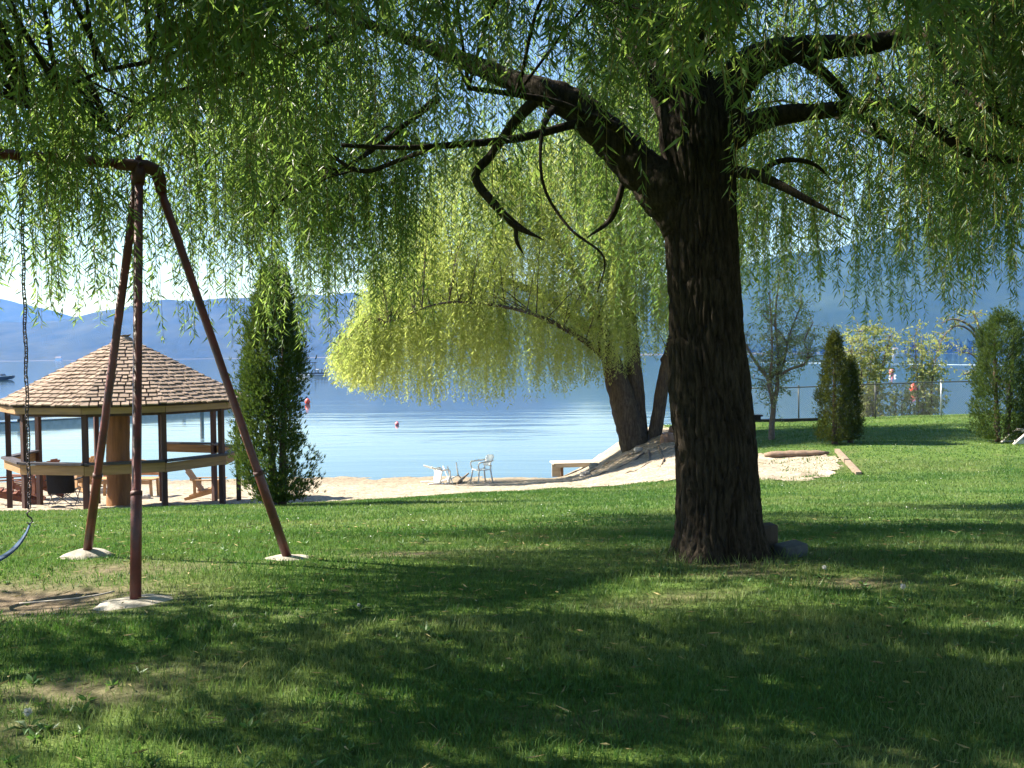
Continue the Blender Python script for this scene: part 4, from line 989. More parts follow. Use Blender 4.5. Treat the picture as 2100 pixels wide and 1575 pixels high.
q = ground_hit(18, 1036); adirondack('dark reddish slatted chair at the left edge under the shelter', q, R(200), m_cedar2, k=1.06)
q = ground_hit(40, 1028); adirondack('dark reddish slatted chair, second from the left edge of the shelter', q + Vector((.1, .5, 0)), R(160), m_cedar2, k=1.06)
q = ground_hit(250, 1020); bn = tag(empty('garden_bench', q + Vector((0, .4, 0)), R(-4)), 'long wooden bench with curved back behind the centre log', 'bench')
s_ = (q.y + .4) / FPX
for x in (-.72, .72):
    for y in (-.22, .2):
        mb = MB(); mb.beam((x, y, -.05), (x * .97, y, .42), .08, .05); mb.build('leg', m_cedar, bn)
for i in range(4):
    mb = MB(); mb.box((0, -.24 + i * .14, .43), (1.62, .12, .03)); mb.build('seat_slat', m_cedar, bn)
mb = MB(); mb.box((0, -.27, .36), (1.5, .03, .09)); mb.build('apron', m_cedar, bn)
vs, fs = [], []
for i in range(13):
    x = -.8 + 1.6 * i / 12; zt_ = .78 + .12 * math.cos(x / .8 * 1.5)
    vs += [(x, .26, .66), (x, .26, zt_), (x, .30, zt_), (x, .30, .66)]
for i in range(12):
    for j in range(4): fs.append((i * 4 + j, i * 4 + (j + 1) % 4, i * 4 + 4 + (j + 1) % 4, i * 4 + 4 + j))
fs += [(3, 2, 1, 0), (48, 49, 50, 51)]
mb = MB(); mb.poly(vs, fs); mb.build('top_rail', m_cedar, bn)
for x in (-.74, .74, 0):
    mb = MB(); mb.box((x, .28, .56), (.07, .045, .32)); mb.build('back_post', m_cedar, bn)
for i in range(2):
    mb = MB(); mb.box((0, .255, .52 + i * .10), (1.5, .02, .07)); mb.build('back_slat', m_cedar, bn)
m_blk = mat('black_canvas', (.015, .015, .017), .85, .2, .3, 30); m_steel = mat('black_steel_rod', (.03, .03, .035), .4, .5)
q = ground_hit(133, 1037); cc = tag(empty('camping_chair', q, R(8)), 'black folding camping chair with crossed rods, seen from behind in the shelter', 'chair')
s_ = q.y / FPX; cw = 26 * s_
rods = [((-cw, -.24, 0), (cw * .9, -.22, .36)), ((cw, -.24, 0), (-cw * .9, -.22, .36)), ((-cw, .24, 0), (cw * .9, .22, .36)), ((cw, .24, 0), (-cw * .9, .22, .36)), ((-cw, -.24, 0), (-cw, .22, .36)), ((-cw, .24, 0), (-cw, -.22, .36)), ((cw, -.24, 0), (cw, .22, .36)), ((cw, .24, 0), (cw, -.22, .36))]
for a, b_ in rods:
    mb = MB(); mb.tube([a, b_], .009, 6); mb.build('rod', m_steel, cc)
for s in (-1, 1):
    mb = MB(); mb.tube([(s * cw, -.22, .34), (s * cw * 1.02, -.26, .6), (s * cw * .98, -.3, .74)], .009, 6); mb.build('back_rod', m_steel, cc)
    mb = MB(); mb.box((s * cw * 1.05, 0, .58), (.07, .48, .02)); mb.build('arm', m_blk, cc)
vs, fs = [], []
for i in range(7):
    for j in range(7):
        u, v = i / 6, j / 6; vs.append(((u - .5) * 2 * cw, -.24 + .46 * v, .37 - .10 * math.sin(math.pi * u) * math.sin(math.pi * (v * .8 + .1))))
for i in range(6):
    for j in range(6): fs.append((i * 7 + j, i * 7 + 7 + j, i * 7 + 8 + j, i * 7 + j + 1))
n0 = len(vs); vs += [(x, y, z - .012) for x, y, z in vs]; fs += [tuple(n0 + i for i in reversed(f)) for f in list(fs)]
mb = MB(); mb.poly(vs, fs, True); mb.build('seat', m_blk, cc)
vs, fs = [], []
for i in range(7):
    for j in range(6):
        u, v = i / 6, j / 5; vs.append(((u - .5) * 2 * cw, -.23 - .07 * v - .07 * math.sin(math.pi * u), .30 + .46 * v))
for i in range(6):
    for j in range(5): fs.append((i * 6 + j, i * 6 + 6 + j, i * 6 + 7 + j, i * 6 + j + 1))
n0 = len(vs); vs += [(x, y - .012, z) for x, y, z in vs]; fs += [tuple(n0 + i for i in reversed(f)) for f in list(fs)]
mb = MB(); mb.poly(vs, fs, True); mb.build('backrest', m_blk, cc)
q = ground_hit(90, 1016); st_ = tag(empty('side_table', q, R(12)), 'small low wooden table left of the camping chair', 'table')
for i in range(4):
    mb = MB(); mb.box((0, -.18 + i * .12, .42), (.5, .11, .025)); mb.build('top_board', m_cedar2, st_)
for x in (-.18, .18):
    for y in (-.15, .15):
        mb = MB(); mb.box((x, y, .19), (.06, .06, .44)); mb.build('leg', m_cedar2, st_)
m_rock = mat('grey_rock', (.30, .285, .26), .9, .2, .3, 8, .6, 18); m_rock2 = mat('brown_rock', (.20, .13, .09), .9, .15, .35, 6, .6, 16)
def rock(name, label, cat, p, size, m, seed, group=None, rz=0, sink=.3):
    n, k = 14, 9; vs, fs = [], []
    th = np.array([[2 * math.pi * j / n for j in range(n)] for i in range(k)]); ph = np.array([[math.pi * (i / (k - 1)) for j in range(n)] for i in range(k)])
    x, y, z = np.sin(ph) * np.cos(th), np.sin(ph) * np.sin(th), np.cos(ph)
    f_ = .72 + .56 * fbm(x * 1.4 + seed, y * 1.4, z * 1.4, oct=3, seed=seed)
    sq = 1 / np.maximum.reduce([np.abs(x), np.abs(y), np.abs(z)]) ** .55
    for i in range(k):
        for j in range(n): vs.append((x[i, j] * f_[i, j] * sq[i, j] * size[0] / 2, y[i, j] * f_[i, j] * sq[i, j] * size[1] / 2, z[i, j] * f_[i, j] * sq[i, j] * size[2] / 2 + size[2] * (.5 - sink)))
    for i in range(k - 1):
        for j in range(n): fs.append((i * n + j, (i + 1) * n + j, (i + 1) * n + (j + 1) % n, i * n + (j + 1) % n))
    mb = MB(); mb.poly(vs, fs, False); o = mb.build(name, m); o.location = p; o.rotation_euler = (0, 0, rz); return tag(o, label, cat, group)
for i, (px, py, sz, lab) in enumerate([(208,1012,(.34,.3,.24),'grey stone on the sand left of the centre log'),(276,1016,(.3,.3,.26),'dark stone on the sand just right of the centre log'),(300,1022,(.22,.2,.16),'small grey stone on the sand below the bench')]):
    rock('stone', lab, 'stone', ground_hit(px, py), sz, m_rock if i != 1 else m_rock2, 500 + i, 'stones under the shelter')

# ------------------------------------------------------------------ white plastic chairs on the sand
m_wht = mat('white_plastic', (.80, .79, .76), .45, .4, .04, 6)
def patio_chair(label, loc, rot, k=1.0):
    t = tag(empty('plastic_chair', loc), label, 'chair', 'white plastic chairs on the beach'); t.rotation_euler = rot; t.scale = (k, k, k)
    vs, fs = [], []
    for zoff in (0, -.02):
        for i in range(5):
            for j in range(5):
                x, y = -.22 + .44 * i / 4, (-.235 + .47 * j / 4) * (1 - .1 * (4 - i) / 4); vs.append((x, y, .42 + zoff - .02 * math.sin(math.pi * j / 4) - .015 * math.sin(math.pi * i / 4)))
    for i in range(4):
        for j in range(4): a = i * 5 + j; fs += [(a, a + 5, a + 6, a + 1), (25 + a, 25 + a + 1, 25 + a + 6, 25 + a + 5)]
    rim = [0, 1, 2, 3, 4, 9, 14, 19, 24, 23, 22, 21, 20, 15, 10, 5]
    fs += [(rim[i], rim[(i + 1) % 16], 25 + rim[(i + 1) % 16], 25 + rim[i]) for i in range(16)]
    mb = MB(); mb.poly(vs, fs, True); mb.build('seat', m_wht, t)
    for sx_, sy in ((1, 1), (1, -1), (-1, 1), (-1, -1)):
        mb = MB(); mb.tube([(.19 * sx_, .21 * sy, .43), (.215 * sx_, .235 * sy, .2), (.25 * sx_, .255 * sy, 0)], [.030, .027, .022], 6, flat=.6); mb.build('leg', m_wht, t)
    vs, fs = [], []
    for zoff in (0, .018):
        for i in range(6):
            for j in range(7):
                u, v = j / 6, i / 5; y = (u - .5) * (.42 + .06 * v); vs.append((-.20 - .14 * v - zoff + .05 * (abs(u - .5) * 2) ** 2, y, .50 + .33 * v - .035 * (abs(u - .5) * 2) ** 3 * v))
    for i in range(5):
        for j in range(6):
            a = i * 7 + j; fs += [(a, a + 1, a + 8, a + 7), (42 + a, 42 + a + 7, 42 + a + 8, 42 + a + 1)]
    rim = list(range(7)) + [13, 20, 27, 34, 41] + [40, 39, 38, 37, 36, 35] + [28, 21, 14, 7]
    fs += [(rim[i], 42 + rim[i], 42 + rim[(i + 1) % len(rim)], rim[(i + 1) % len(rim)]) for i in range(len(rim))]
    mb = MB(); mb.poly(vs, fs, True); mb.build('backrest', m_wht, t)
    for s in (-1, 1):
        c = spline([(.20, .235 * s, .42), (.235, .265 * s, .54), (.20, .275 * s, .625), (.02, .28 * s, .645), (-.18, .255 * s, .66), (-.28, .22 * s, .68)], 4)
        mb = MB(); mb.tube(c, .024, 6, flat=.65); mb.build('armrest', m_wht, t)
        mb = MB(); mb.tube([(-.19, .2 * s, .42), (-.22, .2 * s, .55)], .026, 6); mb.build('back_stay', m_wht, t)
    return t
q = ground_hit(988, 990); ck = q.y / FPX * 57 / .83
patio_chair('white plastic armchair standing upright on the beach sand', q, (0, 0, R(208)), ck)
q = ground_hit(903, 992); patio_chair('white plastic chair overturned with its legs in the air nearer the upright one', q + Vector((.15, 0, .52)), (R(8), R(196), R(150)), ck)
q = ground_hit(866, 996); patio_chair('white plastic chair tipped on its back, leftmost on the beach', q + Vector((.1, .1, .30)), (R(6), R(-100), R(205)), ck)
dw = MB(); a, b_ = ground_hit(938, 994), ground_hit(961, 981); dw.tube(spline([a + Vector((0, 0, .03)), a.lerp(b_, .5) + Vector((0, 0, .1)), b_ + Vector((0, 0, .16))], 4), [.035, .04, .04, .04, .04, .035, .03, .03, .025], 7)
m_drift = mat('driftwood', (.22, .17, .125), .9, .1, .3, 12, .5, 30)
tag(dw.build('driftwood', m_drift), 'stick of driftwood between the overturned and upright white chairs', 'driftwood')

# ------------------------------------------------------------------ low weathered table at the water's edge
m_wea = mat('weathered_grey_plank', (.45, .39, .32), .85, .2, .25, 7, .3, 30, (.2, 1, 1), .1)
m_brn = mat('brown_leg_timber', (.14, .085, .055), .85, .15, .3, 9)
q = ground_hit(1150, 978); bt2 = tag(empty('beach_table', q, R(6)), 'low weathered plank table at the foot of the root bank', 'table')
s_ = q.y / FPX; hgt = 29 * s_; Lb = 130 * s_
for i in range(5):
    mb = MB(); mb.box((Lb * .36, -.28 + i * .17, hgt), (Lb, .155, .045)); mb.build('plank', m_wea, bt2)
mb = MB(); mb.box((Lb * .36, -.33, hgt - .07), (Lb * .92, .04, .09)); mb.build('apron', m_wea, bt2)
mb = MB(); mb.box((-Lb * .05, .1, hgt * .45), (.34, .06, hgt * .92)); mb.build('end_panel', m_wea, bt2)
for x, y in ((0, -.28), (0, .3), (Lb * .72, -.28), (Lb * .72, .3)):
    mb = MB(); mb.box((x, y, hgt / 2 - .1), (.08, .07, hgt + .14)); mb.build('leg', m_brn, bt2)
# roots, rocks and logs on the bank
for i, (x, y, sz, m, lab) in enumerate([(1372, 905, (.5, .4, .34), m_rock2, 'brown boulder on top of the bank beside the big trunk'), (1388, 888, (.45, .4, .3), m_rock2, 'brown boulder half hidden by the left side of the big trunk'),
        (1310, 925, (.3, .25, .14), m_rock, 'pale flat stone at the foot of the rear willow'), (1218, 958, (.28, .24, .2), m_rock, 'pale stone at the right end of the beach table'), (1200, 975, (.34, .26, .16), m_rock, 'pale stone at the lower end of the root bank')]):
    q = ground_hit(x, y); rock('boulder', lab, 'rock', q, sz, m, 520 + i, 'rocks on the root bank', i)
rt_m = mat('bare_root', (.16, .125, .095), .9, .1, .35, 12, .5, 24)
for i, c in enumerate([[(1300,932),(1262,944),(1225,960),(1195,976)],[(1320,930),(1290,950),(1250,966),(1215,978)],[(1330,925),(1330,950),(1300,966),(1270,976)],[(1350,915),(1362,940),(1350,962)]]):
    pts = [ground_hit(x, y) for x, y in c]; pts = [p + Vector((0, 0, .012)) for p in pts]; cc_, rr_ = spline(pts, 6, list(np.linspace(.032, .012, len(pts)))); cc_ = [Vector((p.x, p.y, z1(p.x, p.y) + .02 * math.sin(k))) for k, p in enumerate(cc_)]
    mb = MB(); mb.tube(cc_, rr_, 7); o = mb.build('root', rt_m, W2)
q0, q1 = ground_hit(1568, 938), ground_hit(1700, 932)
lg = MB(); lg.tube(spline([q0 + Vector((0, 0, .06)), q0.lerp(q1, .5) + Vector((0, 0, .05)), q1 + Vector((0, 0, .04))], 5), [.04, .075, .085, .07, .09, .075, .085, .065, .075, .05, .025], 10, flat=1.6)
tag(lg.build('log', mat('bleached_log', (.20, .14, .10), .85, .15, .3, 5, .5, 20)), 'bleached log lying across the back of the sand patch', 'log')
q0, q1 = ground_hit(1762, 975), ground_hit(1716, 927); lg = MB(); dlt = (q1 - q0) / 7
ed = tag(empty('timber_border', q0), 'weathered timber border along the right of the sand patch', 'border')
for i in range(2):
    mb = MB(); mb.beam(dlt * (i * 3.5 + .1) + Vector((0, 0, .02)), dlt * (i * 3.5 + 3.4) + Vector((0, 0, .03)), .11, .08 + .03 * i); mb.build('timber', m_drift, ed)

# ------------------------------------------------------------------ block and slab at the foot of the big trunk
m_stump = mat('dark_weathered_block', (.07, .055, .045), .9, .15, .35, 9, .5, 24, (1, 1, .2)); m_slab = mat('dark_slate_slab', (.075, .08, .085), .8, .25, .3, 8, .4, 22)
q = P(1573, 1140, 7.95); q.z = z1(q.x, q.y); s_ = 7.95 / FPX
mb = MB(); hgt = P(1573, 1074, 7.95).z - q.z; mb.box((0, 0, hgt / 2 - .05), (34 * s_, .13, hgt + .1)); o = mb.build('wooden_block', m_stump); o.location = q; o.rotation_euler = (R(2), R(-1), R(14)); tag(o, 'dark upright wooden block leaning beside the right foot of the big trunk', 'block')
md = o.modifiers.new('edge', 'BEVEL'); md.width = .012; md.segments = 2
q = P(1622, 1138, 7.8); q.z = z1(q.x, q.y); mb = MB(); mb.box((0, 0, .035), (.22, .16, .12)); o = mb.build('stone_slab', m_slab); o.location = q; o.rotation_euler = (R(4), R(-5), R(24)); tag(o, 'dark rectangular stone lying in the grass right of the big trunk', 'stone')
md = o.modifiers.new('edge', 'BEVEL'); md.width = .014; md.segments = 2
# pale A-shaped trestle cut by the right edge
q = ground_hit(2098, 909); m_tr = mat('pale_trestle_board', (.55, .50, .44), .8, .2, .2, 7)
ts = tag(empty('trestle', q), 'low pale wooden A-frame cut off by the right edge of the lawn', 'trestle'); s_ = q.y / FPX
for y in (-.3, .3):
    for sg in (-1, 1):
        mb = MB(); mb.beam((sg * 32 * s_, y, .0), (sg * 1 * s_, y, 27 * s_), .03, .09, up=(0, 1, 0)); mb.build('leg', m_tr, ts)
    mb = MB(); mb.box((0, y, .06), (60 * s_, .03, .09)); mb.build('foot_board', m_tr, ts)
mb = MB(); mb.box((0, 0, 27 * s_), (.08, .8, .05)); mb.build('ridge', m_tr, ts)

# ------------------------------------------------------------------ dock, boats, buoys
m_dock = mat('pale_dock_timber', (.42, .42, .40), .8, .2, .2, 3); m_pile = mat('dark_dock_pile', (.07, .055, .045), .85, .15, .3, 4)
pa, pb = Vector(((73 - CX) / FPX * 66, 66, WATER)), Vector(((410 - CX) / FPX * 77, 77, WATER)); dd = (pb - pa).normalized(); nn_ = Vector((-dd.y, dd.x, 0))
dk = tag(empty('dock', pa), 'pale timber dock with dark piles out on the water behind the shelter', 'dock')
a, b_ = -dd * 26, dd * 22
for s in (0, -1.9):
    mb = MB(); mb.beam(a + nn_ * s * -1 + Vector((0, 0, .46)), b_ + nn_ * s * -1 + Vector((0, 0, .46)), .12, .66); mb.build('side_beam', m_dock, dk)
n = 110
for k in range(n):
    mb_p = a + (b_ - a) * ((k + .5) / n)
    if k == 0:
        mb = MB(); pl_w = (b_ - a).length / n - .02; mb.beam(-nn_ * .12, nn_ * 2.05, pl_w, .05); pk = mb.build('deck_plank', m_dock, dk); pk.location = mb_p + Vector((0, 0, .82)); plank_me = pk.data
    else:
        o = link('deck_plank', plank_me, None, dk); o.location = mb_p + Vector((0, 0, .82))
for k, t in enumerate((-13.3, 0, 13.3, 20)):
    for s in (-.1, 2.05):
        if s > 0 and k == 1: pass
        mb = MB(); c = dd * t + nn_ * s; mb.tube([c + Vector((0, 0, -3)), c + Vector((0, 0, 2.6 if s < 0 else 1.2))], .15, 10); mb.build('pile', m_pile, dk)
m_bw = mat('white_boat_hull', (.75, .76, .77), .35, .5); m_bd = mat('dark_boat_trim', (.05, .06, .08), .4, .5); m_alu = mat('aluminium_float', (.5, .52, .54), .35, .5, metallic=.8)
q = Vector(((641 - CX) / FPX * 205, 205, WATER)); pb_ = tag(empty('pontoon_boat', q, R(6)), 'pontoon boat with canopy out on the lake right of the slender evergreen', 'boat')
for y in (-.95, .95):
    mb = MB(); mb.tube([(-3, y, .18), (2.4, y, .18), (2.9, y, .28), (3.1, y, .4)], [.33, .33, .22, .04], 12); mb.build('float', m_alu, pb_)
mb = MB(); mb.box((0, 0, .58), (6.1, 2.4, .16)); mb.build('deck', m_bd, pb_)
mb = MB(); mb.box((-1.6, 0, 1.5), (2.0, 1.9, 1.7)); mb.build('cabin', m_bw, pb_)
mb = MB(); mb.box((-.9, 0, 2.75), (3.4, 2.3, .14)); mb.build('canopy', m_bd, pb_)
for x in (-2.5, .6):
    for y in (-1.05, 1.05):
        mb = MB(); mb.tube([(x, y, .6), (x, y, 2.7)], .05, 6); mb.build('canopy_post', m_bd, pb_)
for x in (1.2, 1.9, 2.5, 2.95):
    for y in (-1.12, 1.12):
        mb = MB(); mb.tube([(x, y, .6), (x, y, 1.5)], .05, 6); mb.build('rail_post', m_bd, pb_)
for y in (-1.12, 1.12):
    mb = MB(); mb.tube([(.6, y, 1.3), (2.95, y, 1.3)], .035, 6); mb.build('rail', m_alu, pb_)
q = Vector(((2 - CX) / FPX * 200, 200, WATER)); mo = tag(empty('motor_boat', q, R(0)), 'small low motor boat on the lake at the left edge', 'boat')
vs, fs = [], []
for x, hw, z0, z1_ in ((-2.6, .85, 0, .55), (-1, 1.0, -.05, .6), (.8, .95, -.02, .68), (2.0, .55, .12, .78), (2.75, .04, .45, .85)):
    vs += [(x, -hw, z1_), (x, -hw * .75, z0), (x, hw * .75, z0), (x, hw, z1_)]
for i in range(4):
    for j in range(4): fs.append((i * 4 + j, i * 4 + (j + 1) % 4, i * 4 + 4 + (j + 1) % 4, i * 4 + 4 + j))
fs += [(3, 2, 1, 0), (16, 17, 18, 19)]
mb = MB(); mb.poly(vs, fs); mb.build('hull', m_bd, mo)
mb = MB(); mb.beam((-2.6, -.92, .6), (1.9, -.65, .8), .08, .12); mb.beam((-2.6, .92, .6), (1.9, .65, .8), .08, .12); mb.build('gunwale', m_bw, mo)
mb = MB(); mb.poly([(.2, -.7, .7), (.9, -.6, .72), (.55, -.5, 1.2), (.2, -.5, 1.2), (.2, .7, .7), (.9, .6, .72), (.55, .5, 1.2), (.2, .5, 1.2)], [(0,1,2,3), (7,6,5,4), (1,5,6,2), (3,2,6,7), (0,3,7,4)]); mb.build('windscreen', m_bd, mo)
mb = MB(); mb.box((-2.8, 0, .7), (.4, .4, .7)); mb.box((-2.85, 0, .1), (.2, .15, .6)); mb.build('outboard_motor', m_bd, mo)
m_or = mat('orange_red_buoy', (.72, .10, .06), .45, .4); m_pk = mat('faded_pink_buoy', (.80, .22, .22), .5, .4); m_wb = mat('white_float', (.8, .8, .8), .5, .4)
def buoy(label, px, wy, rpx, m, tall=1.25):
    d = (1.6 - WATER) * FPX / (wy - hor(px)); q = Vector(((px - CX) / FPX * d, d, WATER)); r_ = rpx * d / FPX
    b_ = tag(empty('buoy', q), label, 'buoy', 'mooring buoys on the lake'); pr = [(.1 * r_, -.5 * r_)] + [(r_ * math.sin(a), r_ * tall * (1 - math.cos(a)) - .35 * r_) for a in np.linspace(.5, 2.75, 11)]
    mb = MB(); mb.lathe((0, 0, 0), pr, 16); mb.build('float', m, b_)
    mb = MB(); zt_ = pr[-1][1]; mb.lathe((0, 0, zt_ - .03 * r_), [(.3 * r_, 0), (.26 * r_, .18 * r_), (.1 * r_, .22 * r_)], 10); mb.build('eyelet', m, b_)
buoy('large red-pink buoy seen between the fence shrubs', 1874, 803, 8, m_or, 1.15)
buoy('pink buoy further out above two white floats', 1829, 767, 5, m_pk)
buoy('small white float, left of two below the pink buoy', 1825.5, 774, 2.6, m_wb, 1.0)
buoy('small white float, right of two below the pink buoy', 1836.5, 773, 2.6, m_wb, 1.0)
buoy('pale pink buoy on the calm water below the sunlit willow', 813, 872, 4.2, m_pk, 1.0)
buoy('orange buoy half hidden by the right side of the slender evergreen', 630, 829, 5.5, m_or)
buoy('tiny dark buoy beside the young tree stem', 1547, 771, 2, m_bd, 1.0)
# wake lines far out: low ridges with the bright reflection put into their colour
m_wk = mat('wake_reflection', (.30, .38, .45), .4, .4)
for i, (x0, y0, x1, y1, hgt) in enumerate([(1380, 741, 2300, 752, .10), (1500, 727, 2300, 724, .06)]):
    pts = []
    for k in range(40):
        t = k / 39; px = x0 + (x1 - x0) * t; wy = y0 + (y1 - y0) * t; d = (1.6 - WATER) * FPX / max(3, (wy - hor(px))); pts.append(Vector(((px - CX) / FPX * d, d, WATER - .02)))
    vs, fs = [], []
    for k, p in enumerate(pts):
        h_ = hgt * (.3 + 1.1 * float(vnoise(np.array([k * .8]), np.array([i * 7.0]), seed=77)[0])); vs += [p + Vector((0, -.7, 0)), p + Vector((0, 0, h_)), p + Vector((0, .7, 0))]
    for k in range(39):
        for j in range(2): fs.append((k * 3 + j, k * 3 + j + 1, k * 3 + 4 + j, k * 3 + 3 + j))
    mb = MB(); mb.poly(vs, fs, True); tag(mb.build('boat_wake', m_wk), kind='structure')
# far shore: houses and a strip of trees
m_hw = mat('white_house_wall', (.78, .77, .74), .8); m_hr = mat('house_roof', (.20, .17, .16), .9)
def far_house(label, px, d, wd, ht):
    q = Vector(((px - CX) / FPX * d, d, WATER + 2)); h = tag(empty('house', q, R(12)), label, 'house', 'far houses across the lake')
    mb = MB(); mb.box((0, 0, ht / 2 - 1.5), (wd, wd * .7, ht + 3)); mb.build('wall', m_hw, h)
    mb = MB(); mb.poly([(-wd*.56, -wd*.42, ht), (wd*.56, -wd*.42, ht), (wd*.56, wd*.42, ht), (-wd*.56, wd*.42, ht), (-wd*.5, 0, ht + wd*.28), (wd*.5, 0, ht + wd*.28)], [(0,1,5,4), (2,3,4,5), (1,2,5), (3,0,4), (3,2,1,0)]); mb.build('roof', m_hr, h)
far_house('tiny white house on the far right shore above the pink buoy', 1836, 1490, 7, 3.2)
far_house('tiny pale house on the far left shore above the shelter roof', 121, 2690, 15, 5)
for px0, px1, d_, hh_ in ((-400, 1500, 2694, 1.0), (1300, 2600, 1494, .9)):
    mb = MB(); vs, fs = [], []
    for k in range(60):
        t = k / 59; px = px0 + (px1 - px0) * t; h_ = hh_ * (.3 + 1.2 * float(vnoise(np.array([k * .9]), np.array([3.0]), seed=93)[0])); x = (px - CX) / FPX * d_
        vs += [(x, d_, WATER - .5), (x, d_ + 3, WATER + h_), (x, d_ + 60, WATER + h_ + 2)]
    for k in range(59):
        for j in range(2): fs.append((k * 3 + j, k * 3 + 3 + j, k * 3 + 4 + j, k * 3 + 1 + j))
    mb.poly(vs, fs, True); tag(mb.build('far_shore', mat('far_beach', (.09, .085, .075), .9)), kind='structure')
rng = np.random.default_rng(5); wv, wf = [], []
for k in range(260):
    px = rng.uniform(1500, 2300); d = 1492 + rng.uniform(0, 50); ht = rng.uniform(8, 19) * (.55 + .6 * float(vnoise(np.array([px * .012]), np.array([1.0]), seed=91)[0])); r_ = ht * rng.uniform(.22, .4); c = Vector(((px - CX) / FPX * d, d, WATER)); n0 = len(wv)
    for z, rr in ((0, .8), (.3, 1), (.65, .7), (1, .12)):
        for j in range(6):
            a = j * math.pi / 3 + k; u = 1 + rng.uniform(-.25, .25); wv.append(c + Vector((math.cos(a) * r_ * rr * u, math.sin(a) * r_ * rr * u, ht * z)))
    for i in range(3):
        for j in range(6): wf.append((n0 + i * 6 + j, n0 + i * 6 + (j + 1) % 6, n0 + i * 6 + 6 + (j + 1) % 6, n0 + i * 6 + 6 + j))
mb = MB(); mb.poly(wv, wf, True); tag(mb.build('shore_wood', m_for), 'dark strip of trees along the far right shore', 'wood', kind='stuff')

# ------------------------------------------------------------------ grass
m_gr = leaf_mat('grass_blade', (.05, .115, .028), (.20, .235, .085), (.09, .205, .03), (.28, .33, .10), .35, .5, .25)
def blades(n, y0, y1, hmin, hmax, wd, seed, seg):
    rng = np.random.default_rng(seed)
    Y = np.sqrt(rng.uniform(y0 ** 2, y1 ** 2, n * 2)); X = rng.uniform(-1, 1, n * 2) * (.512 * Y + 1.1)
    keep = ~sand_mask(X, Y) | ((X > 4.6) & (Y < 25) & (rng.uniform(size=len(X)) < np.clip((fbm(X * 1.3, Y * 1.3, oct=3, seed=171) - .42) * 5, 0, .7))); bm_ = bare_mask(X, Y); keep &= rng.uniform(size=len(X)) > bm_ * 1.15
    keep &= np.hypot((X - 1.68), (Y - 7.85)) > .36
    keep &= zt(X, Y) > WATER + .3; keep &= Y < 33.4
    for f, rr in zip(feet, (.25, .21, .19)): keep &= np.hypot(X - f.x, Y - f.y) > rr
    X, Y = X[keep][:n], Y[keep][:n]; n = len(X); Z = zt(X, Y) - .006
    tall = .5 * fbm(X * 1.3, Y * 1.3, oct=3, seed=151) + .75 * np.clip(fbm(X * 5.5, Y * 5.5, oct=2, seed=153) - .2, 0, 1); dry = fbm(X * .9 + 30, Y * .9, oct=3, seed=152)
    H = rng.uniform(hmin, hmax, n) * (.55 + .95 * tall) * (1 + 1.1 * np.exp(-((np.hypot(X - 1.68, Y - 7.85) - .4) / .14) ** 2)); a = rng.uniform(0, 6.28, n); lean = rng.uniform(.1, .8, n) * H
    Wd = wd * rng.uniform(.7, 1.4, n); f = rng.uniform(0, 6.28, n)
    B = np.stack([X, Y, Z], -1); S = np.stack([np.cos(f), np.sin(f), 0 * f], -1) * Wd[:, None] / 2
    tip = B + np.stack([np.cos(a) * lean, np.sin(a) * lean, H], -1)
    tint = np.clip((dry - .42) * 1.6 + rng.uniform(-.2, .35, n) + bare_mask(X, Y) * .5, 0, 1)
    if seg == 1:
        V = np.stack([B - S, B + S, tip], 1).reshape(-1, 3); F = np.arange(3 * n).reshape(-1, 3); return V, F, np.repeat(tint, 3)
    md_ = B + np.stack([np.cos(a) * lean * .3, np.sin(a) * lean * .3, H * .6], -1)
    V = np.stack([B - S, B + S, md_ - S * .75, md_ + S * .75, tip], 1).reshape(-1, 3); o = np.arange(n)[:, None] * 5
    F = np.concatenate([o + np.array([[0, 1, 3]]), o + np.array([[0, 3, 2]]), o + np.array([[2, 3, 4]])], 1).reshape(-1, 3)
    return V, F, np.repeat(tint, 5)
GR = merge([blades(100000, 3.1, 6, .02, .062, .0046, 601, 2), blades(118000, 6, 10, .02, .055, .0075, 602, 1), blades(138000, 10, 21.5, .02, .05, .014, 603, 1), blades(60000, 18, 33.5, .02, .045, .026, 604, 1)])
print('grass tris', len(GR[1]))
tag(link('grass', np_mesh('grass', GR[0], GR[1], False, GR[2]), m_gr), 'short uneven green grass covering the lawn', 'grass', kind='stuff')
# small white flowers scattered in the sunny grass
rng = np.random.default_rng(77); fl = MB()
for k in range(190):
    Y = math.sqrt(rng.uniform(8.5 ** 2, 26 ** 2)); X = rng.uniform(-.5, .55) * Y
    if bool(sand_mask(np.array([X]), np.array([Y]))[0]) or (Y > 20 and X < 5): continue
    z = z1(X, Y) + .045; r_ = rng.uniform(.005, .010); fl.poly([(X - r_, Y, z), (X, Y - r_, z), (X + r_, Y, z), (X, Y + r_, z), (X, Y, z + r_ * .8), (X, Y, z - r_ * .6)], [(0,1,4), (1,2,4), (2,3,4), (3,0,4), (1,0,5), (2,1,5), (3,2,5), (0,3,5)])
tag(fl.build('clover_flowers', mat('white_petals', (.75, .75, .68), .7)), 'tiny white flowers scattered through the grass', 'flowers', kind='stuff')
